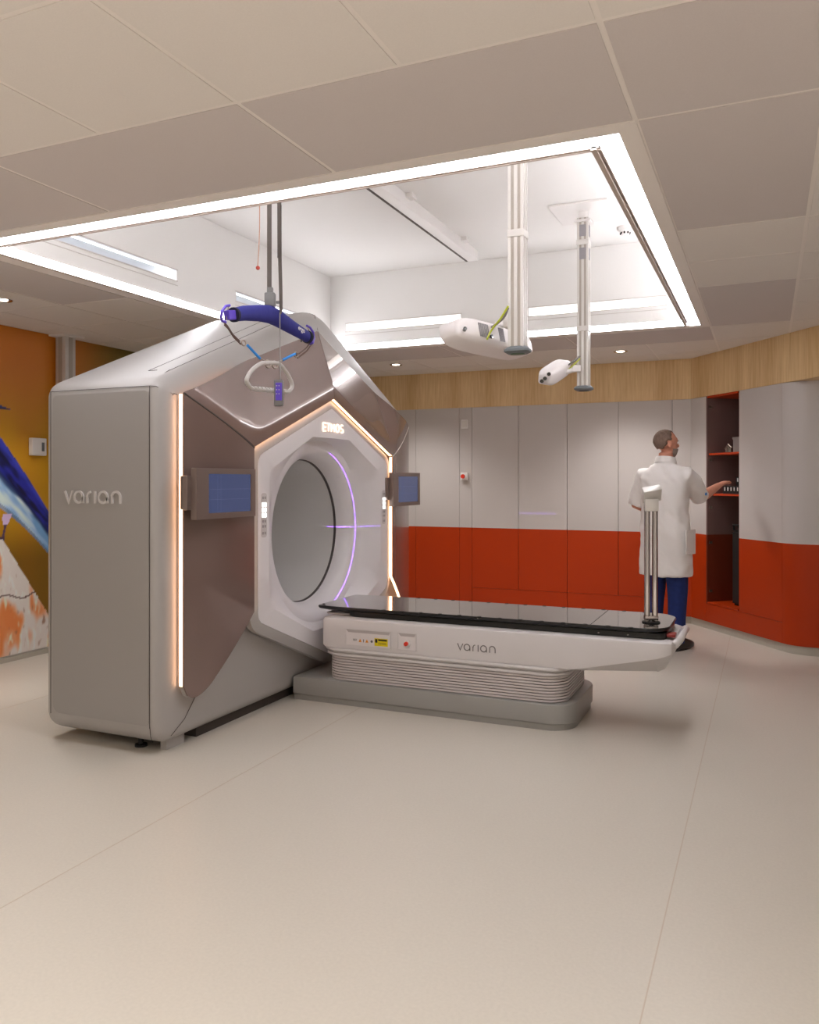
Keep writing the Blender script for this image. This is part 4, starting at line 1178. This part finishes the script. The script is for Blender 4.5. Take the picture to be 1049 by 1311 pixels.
# ================================================================== CEILING LIFT
RXX = -2.25
o = thing('ceiling_rail', (RXX, 4.6, 3.2), 'long white ceiling rail with a dark slot on the recess ceiling', 'ceiling rail')
bm = NB(); box(bm, RXX - .0, RXX + .085, 2.95, 6.32, 3.205, ZU, 0, .006); obj('rail_profile', bm, 'white', o)
bm = NB(); box(bm, RXX - .014, RXX + .002, 2.95, 6.30, 3.203, 3.222); obj('rail_slot', bm, 'strap', o)
for yy in (3.6, 4.9, 5.95):
    bm = NB(); box(bm, RXX + .085, RXX + .13, yy - .04, yy + .04, ZU - .03, ZU, 0, .004); obj('rail_bracket', bm, 'white', o)
o = thing('lift_spreader_bar', (RXX, 3.39, 2.1), 'navy padded lift spreader bar hanging on a grey strap in front of the machine', 'patient lift')
PX = lambda px, py, dx=0.0: onX(px, py, RXX + dx)
top = 3.06
bm = NB(); box(bm, RXX - .06, RXX + .10, 3.28, 3.52, top, 3.20, 0, .02, 3); obj('hoist_motor', bm, 'white', o, smooth=40)
h1 = PX(345, 378)
bm = NB(); obox(bm, (h1.x, h1.y, (h1.z + top) / 2), (CS, SN, 0), (-SN, CS, 0), (0, 0, 1), .011, .002, (top - h1.z) / 2); obj('lift_strap', bm, 'strap', o)
bm = NB(); hb = PX(346, 384); obox(bm, hb, (CS, SN, 0), (-SN, CS, 0), (0, 0, 1), .026, .022, .034, 0, .006); obox(bm, hb + Vector((0, 0, .045)), (CS, SN, 0), (-SN, CS, 0), (0, 0, 1), .014, .014, .016, 0, .003); q = hb + Vector((CS, SN, -.4)) * .03; cyl(bm, q, q + Vector((CS, SN, 0)) * .015, .007); obj('strap_coupling', bm, 'hubgrey', o, smooth=40)
# padded bar, bent at the hub
cl = [PX(299, 403), PX(312, 401), PX(330, 401), PX(346, 402.5), PX(358, 409), PX(376, 420.5), PX(394, 431.5)]
bm = NB(); tube(bm, cl, [.031, .035, .039, .046, .043, .036, .031], 16)
for v in bm.verts: v.co.x = RXX + (v.co.x - RXX) * .75
obj('padded_cover', bm, 'navy', o, smooth=60)
for e0, e1 in ((PX(298.5, 403), PX(301, 403)), (PX(393, 431), PX(395, 432))):
    bm = NB(); cyl(bm, e0, e1, .034, seg=18); obj('cover_binding', bm, 'navy_d', o, smooth=40)
for a, b in ((PX(291, 403.5), PX(299, 403.5)), (PX(394, 432), PX(399, 435))):
    bm = NB(); t_ = (b - a).normalized(); uu = Vector((1, 0, 0)); vv = t_.cross(uu); obox(bm, (a + b) / 2, t_, uu, vv, (b - a).length / 2 + .006, .016, .022, 0, .004); obj('bar_end', bm, 'purple', o)
bm = NB(); pp = [PX(*q) for q in ((294, 391), (289, 392), (284.5, 398), (283, 406), (285, 411), (289, 412.5))]; tube(bm, pp, .0065, 10); obj('hook', bm, 'purple', o, smooth=60)
bm = NB(); pp = [PX(*q) for q in ((393, 417), (397, 419), (401, 425), (402.3, 433), (400.5, 439), (397, 440.5))]; tube(bm, pp, .0065, 10); obj('hook', bm, 'purple', o, smooth=60)
bm = NB(); tube(bm, [PX(293.5, 392), PX(290.5, 400), PX(290.5, 409)], .0028, 8); obj('hook_gate', bm, 'steel', o)
bm = NB(); tube(bm, [PX(394, 419), PX(397.5, 427), PX(397, 437)], .0028, 8); obj('hook_gate', bm, 'steel', o)
dv = (cl[6] - cl[4]).normalized(); uv = Vector((0, -dv.z, dv.y)); tb = cl[5] - dv * .01 - uv * .010
bm = NB(); text_mesh('ergo', .036, lambda u, v, h: tuple(tb + dv * u + uv * v + Vector((.034 + h, 0, 0))), .0015, bm); obj('bar_lettering', bm, 'white', o)
bm = NB(); cyl(bm, PX(386, 434), PX(386, 438), .004, seg=8); obj('bar_screw', bm, 'blackm', o)
# triangular grab handle with its two slings
o = thing('grab_handle', tuple(PX(347, 498)), 'pale grey triangular grab handle hung below the navy bar on brown and blue slings', 'grab handle')
hp = [PX(*q) for q in ((340, 464.5), (333, 466), (322, 475), (316, 486), (318.5, 493), (324, 497.5), (345, 500), (366, 501.5), (371.5, 500), (374, 493), (370, 482), (361, 469), (354, 465))]
hs = []
for i in range(len(hp)):
    p0, p1, p2, p3_ = hp[i - 1], hp[i], hp[(i + 1) % len(hp)], hp[(i + 2) % len(hp)]
    for k in range(5):
        t = k / 5; hs.append(.5 * ((2 * p1) + (p2 - p0) * t + (2 * p0 - 5 * p1 + 4 * p2 - p3_) * t * t + (3 * p1 - p0 - 3 * p2 + p3_) * t ** 3))
bm = NB(); tube(bm, hs, .0105, 12, closed=True); obj('handle_ring', bm, 'handle', o, smooth=60)
bm = NB(); 
for k in range(9):
    a = hp[5].lerp(hp[7], (k + .1) / 9); b = hp[5].lerp(hp[7], (k + .8) / 9); cyl(bm, a, b, .0128, seg=14)
obj('grip_sleeve', bm, 'handle', o, smooth=40)
for brown, blue, hooks in (([(286, 412), (291, 417), (298, 428), (307, 437)], [(317, 442), (333, 459)], [(312, 439), (343, 466)]), ([(398, 438), (392, 446), (384, 452), (380, 455)], [(378, 453), (362, 461)], [(379, 454), (352, 467)])):
    bm = NB(); pl = [PX(*q) for q in brown]; tube(bm, pl, .0035, 8); tube(bm, [p_ + Vector((.006, 0, -.014)) for p_ in pl], .0035, 8); obj('brown_sling', bm, 'brown', o, smooth=60)
    bm = NB(); tube(bm, [PX(*q) for q in blue], .0065, 10); obj('blue_sling', bm, 'blue', o, smooth=60)
    for (hx, hy) in hooks:
        bm = NB(); cc_ = PX(hx, hy); rr = .017 if hx not in (343, 352) else .024
        tube(bm, [cc_ + Vector((.0, rr * 1.0 * math.cos(a), rr * .75 * math.sin(a))) for a in [2 * PI * k / 14 for k in range(14)]], .0036, 8, closed=True); obj('snap_hook', bm, 'steel', o, smooth=60)
    bm = NB(); tube(bm, [PX(*blue[1]), PX(hooks[1][0], hooks[1][1] - 2)], .004, 8); obj('sling_end', bm, 'steel', o)
# hand control on its cord
o = thing('hand_control', tuple(PX(359, 521, .035)), 'purple and grey hand control hanging on a thin cord in front of the grab handle', 'remote control')
dx = .04; a = PX(359, 486, dx); b = PX(359.5, 520, dx)
bm = NB(); up_ = Vector((0, 0, 1)); obox(bm, (a + b) / 2 + Vector((-.01, 0, 0)), (CS, SN, 0), (-SN, CS, 0), up_, .024, .012, (a.z - b.z) / 2, 0, .009, 3); obj('control_shell', bm, 'hubgrey', o, smooth=40)
f_ = Vector((SN, -CS, 0)) * .013 + Vector((-.01, 0, 0))
bm = NB(); obox(bm, (a + b) / 2 + f_ + Vector((.002, 0, .006)), (CS, SN, 0), (-SN, CS, 0), up_, .016, .002, (a.z - b.z) / 2 - .022, 0, .002); fp = obj('control_face', bm, 'purple', o)
bm = NB()
for q in range(3):
    for w_ in (-1, 1):
        sphere(bm, (a + b) / 2 + f_ * 1.25 + Vector((CS, SN, 0)) * (.006 * w_) + Vector((0, 0, .034 - .02 * q)), .0035, sub=1)
obj('control_keys', bm, 'handle', fp)
bm = NB(); tube(bm, [a, PX(358.5, 440, dx), PX(358.5, 400, dx)], .0028, 8); obj('thin_cord', bm, 'cable_g', o, smooth=60)
bm = NB(); pts = [PX(359.5, 402, dx), PX(360, 396, dx), PX(359.5, 370, dx), PX(358.5, 330, dx), PX(357.5, 262, dx)]; pts.append(Vector((pts[-1].x, pts[-1].y, top))); tube(bm, pts, [.004, .008, .009, .009, .009, .009], 10)
for k in range(60):
    zz = pts[3].z + (top - pts[3].z) * k / 60; cyl(bm, (pts[4].x, pts[4].y + (zz < pts[4].z) * .003, zz), (pts[4].x, pts[4].y + (zz < pts[4].z) * .003, zz + .004), .0115, seg=8)
obj('coiled_cord', bm, 'strap', o, smooth=50)
o = thing('pull_cord', tuple(PX(330, 343)), 'thin pull cord ending in a small red ball, left of the lift strap', 'pull cord')
bm = NB(); q0 = PX(332.5, 262); tube(bm, [PX(330, 341), PX(331.5, 320), PX(332.5, 290), q0, Vector((q0.x, q0.y, top + .02))], .0022, 8); obj('cord', bm, mat('cord_tan', (190, 140, 116), rough=.7), o)
bm = NB(); sphere(bm, PX(330.3, 343), .010, sub=3); obj('ball', bm, 'redball', o, smooth=60)

# ================================================================== PERSON
def person():
    base = Vector((-.78, 7.10, 0))
    ang = math.radians(28)
    F = Vector((-.108 * math.cos(ang) + .994 * math.sin(ang), .994 * math.cos(ang) + .108 * math.sin(ang), 0)).normalized()
    R = Vector((F.y, -F.x, 0)); U = Vector((0, 0, 1))
    W = lambda a, b, z: base + R * a + F * b + U * z
    o = thing('person', tuple(base), 'man in white lab coat and jeans reaching into the open cabinet', 'person')
    def ell(bm, secs, n=28, mi=0):
        """secs: (centre Vector, ax, ay, ra, rb)"""
        loops(bm, [[c_ + ax * (ra * math.cos(t)) + ay * (rb * math.sin(t)) for t in [2 * PI * k / n for k in range(n)]] for c_, ax, ay, ra, rb in secs], mi)
    # ---- body (one mesh)
    b = NB()
    ell(b, [(W(0, 0, .88), R, F, .15, .10), (W(0, 0, 1.0), R, F, .165, .11), (W(0, 0, 1.15), R, F, .155, .105), (W(0, .0, 1.32), R, F, .175, .11), (W(0, 0, 1.42), R, F, .17, .10), (W(0, 0, 1.50), R, F, .11, .08), (W(0, .0, 1.54), R, F, .062, .062), (W(.0, .015, 1.64), R, F, .058, .062)])
    for s in (-1, 1):
        ell(b, [(W(.09 * s, 0, .92), R, F, .085, .09), (W(.095 * s, .01, .70), R, F, .078, .082), (W(.10 * s, .02, .50), R, F, .055, .06), (W(.10 * s, .0, .36), R, F, .052, .06), (W(.105 * s, -.01, .10), R, F, .034, .038), (W(.105 * s, -.01, .05), R, F, .030, .035)])
        ell(b, [(W(.105 * s, -.055, .055), R, U, .028, .025), (W(.108 * s, .05, .042), R, U, .034, .026), (W(.112 * s, .14, .032), R, U, .030, .016)])
    shR = W(.185, .0, 1.455); elR = Vector((-.505, 7.25, 1.265)); wrR = Vector((-.375, 7.475, 1.365))
    shL = W(-.185, .0, 1.455); elL = Vector((-1.035, 7.23, 1.185)); wrL = Vector((-.87, 7.43, 1.17))
    def limb(b, pts, rs): tube(b, pts, rs, 16)
    def arm(b, sh, el, wr):
        limb(b, [sh, sh.lerp(el, .4), el, el.lerp(wr, .25), el.lerp(wr, .7), wr], [.055, .050, .042, .045, .034, .026])
    arm(b, shR, elR, wrR); arm(b, shL, elL, wrL)
    # hands
    def hand(b, wr, dr, palm_n, thumb_s, curl):
        dr = dr.normalized(); pn = (palm_n - dr * palm_n.dot(dr)).normalized(); sd = dr.cross(pn).normalized()
        # palm
        L_ = []
        for t, w_, h_ in ((-.01, .026, .02), (.02, .034, .019), (.055, .041, .016), (.085, .041, .013), (.092, .036, .010)):
            c_ = wr + dr * t; L_.append([c_ + sd * (w_ * math.cos(q)) + pn * (h_ * math.sin(q)) for q in [2 * PI * k / 16 for k in range(16)]])
        loops(b, L_)
        for k, (off, ln) in enumerate(((-.030, .070), (-.010, .080), (.011, .075), (.030, .058))):
            p = wr + dr * .082 + sd * off; d_ = dr.copy(); pts = [p]; rr = [.0095]
            for j in range(3):
                a_ = curl * (.5 + .5 * j); d_ = (d_ * math.cos(a_) - pn * math.sin(a_)).normalized()
                seg = ln * (.45, .32, .23)[j]; p = p + d_ * seg; pts.append(p); rr.append((.0088, .008, .0062)[j])
            tube(b, pts, rr, 10)
        p = wr + dr * .03 + sd * (.03 * thumb_s); d_ = (dr * .7 + sd * thumb_s * .75 - pn * .25).normalized()
        tube(b, [p, p + d_ * .035, p + d_ * .035 + (d_ * .6 + dr * .6 - pn * .1).normalized() * .028], [.013, .0105, .0078], 10)
    hand(b, wrR, (wrR - elR).normalized() * .8 + Vector((.1, .15, .02)), Vector((-.1, 0, 1)), -1, .45)
    hand(b, wrL, (wrL - elL), Vector((-.3, 0, 1)), 1, .5)
    # head
    ha = math.radians(62); HF = Vector((-.108 * math.cos(ha) + .994 * math.sin(ha), .994 * math.cos(ha) + .108 * math.sin(ha), 0)).normalized(); HR = Vector((HF.y, -HF.x, 0))
    hc = W(.0, .025, 1.715)
    H = lambda a, f, z: hc + HR * a + HF * f + U * z
    def ellip(b, c_, ra, rf, rz, sub=3):
        t = NB(); bmesh.ops.create_icosphere(t, subdivisions=sub, radius=1)
        for v in t.verts: v.co = c_ + HR * (v.co.x * ra) + HF * (v.co.y * rf) + U * (v.co.z * rz)
        merge(b, t)
    ellip(b, H(0, -.012, .028), .076, .094, .088)
    ellip(b, H(0, .022, -.035), .058, .068, .082)
    ellip(b, H(0, .060, -.088), .030, .028, .026)
    ellip(b, H(0, .070, .030), .045, .022, .03)
    tube(b, [H(0, .086, .018), H(0, .106, -.018), H(0, .098, -.032)], [.008, .0125, .010], 10)
    ellip(b, H(0, .088, -.054), .024, .010, .006, 2); ellip(b, H(0, .086, -.064), .022, .010, .006, 2)
    for s in (-1, 1):
        ellip(b, H(.076 * s, -.008, -.012), .009, .020, .032, 2)
        ellip(b, H(.030 * s, .072, .004), .012, .008, .008, 2)
    b = remesh(b, .0075, 3)
    obj('body', b, 'skin', o, smooth=180)
    # eyes and brows
    for s in (-1, 1):
        bm = NB(); sphere(bm, H(.030 * s, .076, .004), .0075, sub=2); obj('eye', bm, 'white', o, smooth=180)
    bm = NB()
    for s in (-1, 1): tube(bm, [H(.014 * s, .092, .020), H(.032 * s, .088, .025), H(.050 * s, .074, .019)], .004, 8)
    obj('eyebrows', bm, 'hair', o, smooth=60)
    # hair: close-cropped shell, receding at the temple
    t = NB(); bmesh.ops.create_icosphere(t, subdivisions=4, radius=1)
    kill = []
    for v in t.verts:
        x, y, z = v.co
        # keep back, sides above the ears and crown; forehead bald
        keep = (z > (-.50 if y > -.25 else -.80) + .75 * max(0, y) and y < .28 + .35 * (abs(x) < .55 and z > .6)) and not (y > -.1 and z < -.02 and abs(x) > .8)
        if not keep: kill.append(v)
    bmesh.ops.delete(t, geom=kill, context='VERTS')
    rr = random.Random(5)
    for v in t.verts:
        x, y, z = v.co; k = 1 + .03 * rr.random()
        v.co = H(0, -.016, .026) + HR * (x * .0815 * k) + HF * (y * .0985 * k) + U * (z * .0925 * k)
    ext = bmesh.ops.solidify(t, geom=t.faces[:], thickness=.010)
    obj('hair', t, 'hair', o, smooth=180)
    # beard
    t = NB(); bmesh.ops.create_icosphere(t, subdivisions=4, radius=1)
    kill = [v for v in t.verts if not (v.co.z < .10 - .55 * (v.co.y > .75) * (abs(v.co.x) < .45) and v.co.y > -.05 and v.co.z > -1.1)]
    bmesh.ops.delete(t, geom=kill, context='VERTS')
    for v in t.verts: v.co = H(0, .026, -.044) + HR * (v.co.x * .0620) + HF * (v.co.y * .0715) + U * (v.co.z * .0840)
    bmesh.ops.solidify(t, geom=t.faces[:], thickness=.006)
    obj('beard', t, 'beard', o, smooth=180)
    # ---- coat
    b = NB()
    n = 56
    def csec(z, ra, rb, fold, a0=0, b0=0, ph=0):
        out = []
        for k in range(n):
            th = 2 * PI * k / n
            w_ = 1 + fold * (math.sin(5 * th + ph) * .5 + math.sin(9 * th + 1.7 * ph) * .35)
            cx_, sy_ = math.cos(th), math.sin(th)
            sq = (abs(cx_) ** 2.5 + abs(sy_) ** 2.5) ** (-1 / 2.5)
            out.append(W(a0 + ra * cx_ * sq * w_, b0 + rb * sy_ * sq * w_, z))
        return out
    CS_ = [(.610, .218, .170, .030, 0, .01, .3), (.70, .216, .165, .028, 0, .01, .45), (.82, .212, .160, .024, 0, .005, .6), (.95, .208, .156, .018, 0, 0, .8), (1.05, .203, .150, .014, 0, 0, 1.0), (1.15, .198, .146, .012, 0, 0, 1.2), (1.25, .203, .146, .008, 0, 0, 1.5), (1.34, .212, .146, .005, 0, 0, 1.8), (1.42, .216, .136, .002, 0, 0, 2), (1.475, .196, .115, 0, 0, -.002, 2), (1.515, .145, .092, 0, 0, -.002, 2), (1.545, .090, .078, 0, 0, .0, 2), (1.572, .074, .072, 0, 0, .008, 2)]
    loops(b, [csec(*q) for q in CS_])
    def sleeve(b, sh, el, endt, r0, r1):
        end = sh.lerp(el, endt)
        inn = sh + (W(0, 0, sh.z) - sh) * .35
        tube(b, [inn + U * -.02, sh + U * -.005, sh.lerp(end, .35), sh.lerp(end, .7), end], [.085, .083, .078, .076, r1], 20)
    sleeve(b, shR, elR, 1.02, .08, .074); sleeve(b, shL, elL, .98, .08, .072)
    b = remesh(b, .011, 5)
    nz = __import__('mathutils').noise.noise
    b.normal_update()
    for v in b.verts:
        z = v.co.z; q = v.co - base
        d = nz(Vector((q.dot(R) * 7, q.dot(F) * 7, z * 5))) * .014 + nz(Vector((q.dot(R) * 14 + z * 6, q.dot(F) * 14, z * 16 + q.dot(R) * 9))) * .009
        if z > 1.53: d *= .3
        v.co += v.normal * d
    ct = obj('lab_coat', b, 'coat', o, smooth=180)
    bm = NB(); L_ = []
    for rr_, z in ((.068, 1.545), (.076, 1.575), (.080, 1.600), (.086, 1.585), (.094, 1.548)):
        L_.append([W(rr_ * math.cos(t), rr_ * math.sin(t) * .95 + .008, z + .012 * -math.sin(t)) for t in [2 * PI * k / 32 for k in range(32)]])
    loops(bm, L_, 0, False, False); obj('collar', bm, 'coat', ct, smooth=60)
    bm = NB(); pk = [W(.206 + .012, .0 + f, z) for f, z in ((-.075, .80), (.085, .80), (.085, 1.0), (-.075, 1.0))]; pk2 = [p_ + R * .008 for p_ in pk]
    loops(bm, [pk, pk2]); obj('pocket', bm, 'coat', ct)
    bm = NB()
    tube(bm, [W(.0, -.168, .62), W(.004, -.163, .75), W(.002, -.158, .90)], .0022, 6); obj('back_vent', bm, mat('coat_seam', (176, 168, 164), rough=.9), ct)
    bm = NB(); cq = shR.lerp(elR, .85); sph = cq + (R * .6 - F * .2).normalized() * .076
    obox(bm, sph, F, U, R, .012, .012, .003, 0, .002); obj('sleeve_badge', bm, 'blue', ct)
    # ---- trousers
    for s in (-1, 1):
        bm = NB()
        ell(bm, [(W(.085 * s, 0, .90), R, F, .105, .115), (W(.095 * s, .01, .70), R, F, .095, .10), (W(.10 * s, .02, .50), R, F, .082, .088), (W(.102 * s, .015, .42), R, F, .076, .082), (W(.104 * s, .0, .25), R, F, .070, .078), (W(.105 * s, -.012, .09), R, F, .066, .078), (W(.105 * s, -.012, .065), R, F, .064, .076)])
        obj('trouser_leg', bm, 'jeans', o, smooth=60)
    # ---- shoes
    for s in (-1, 1):
        bm = NB(); L_ = []
        fx = .105 * s
        for f, w_, h_ in ((-.112, .018, .055), (-.098, .038, .095), (-.05, .046, .118), (.02, .049, .110), (.09, .054, .088), (.15, .055, .070), (.195, .044, .054), (.218, .018, .030)):
            prof = rrect(-w_, w_, .004, h_, min(w_, h_) * .45, 4)
            L_.append([W(fx + s * .012 * (f > .05) + u, f, z) for u, z in prof])
        loops(bm, L_); sh = obj('shoe', bm, 'shoe', o, smooth=50)
        bm = NB(); prism(bm, [(tuple(W(fx + s * .01 + .046 * math.cos(t) * (1 + .15 * math.sin(t)), .058 + .150 * math.sin(t), 0))[:2]) for t in [2 * PI * k / 24 for k in range(24)]], 'z', 0, .018); obj('sole', bm, 'blackm', sh)
person()

# ================================================================== LIGHT AND CAMERA
S.world = bpy.data.worlds.new('room_world'); S.world.use_nodes = True
S.world.node_tree.nodes['Background'].inputs[0].default_value = (1, .95, .9, 1); S.world.node_tree.nodes['Background'].inputs[1].default_value = 0.0
cam = bpy.data.cameras.new('camera'); co = bpy.data.objects.new('camera', cam); COL.objects.link(co)
co.location = (0, 0, CAMH); co.rotation_euler = (PI / 2, 0, TH)
cam.sensor_fit = 'HORIZONTAL'; cam.sensor_width = 36; cam.lens = 36 * 1040 / 1049; cam.shift_y = -39.5 / 1049; cam.clip_start = .05
S.camera = co
S.view_settings.view_transform = 'Standard'; S.view_settings.look = 'None'; S.view_settings.gamma = 1.0; S.view_settings.use_curve_mapping = False
S.view_settings.exposure = 1.92
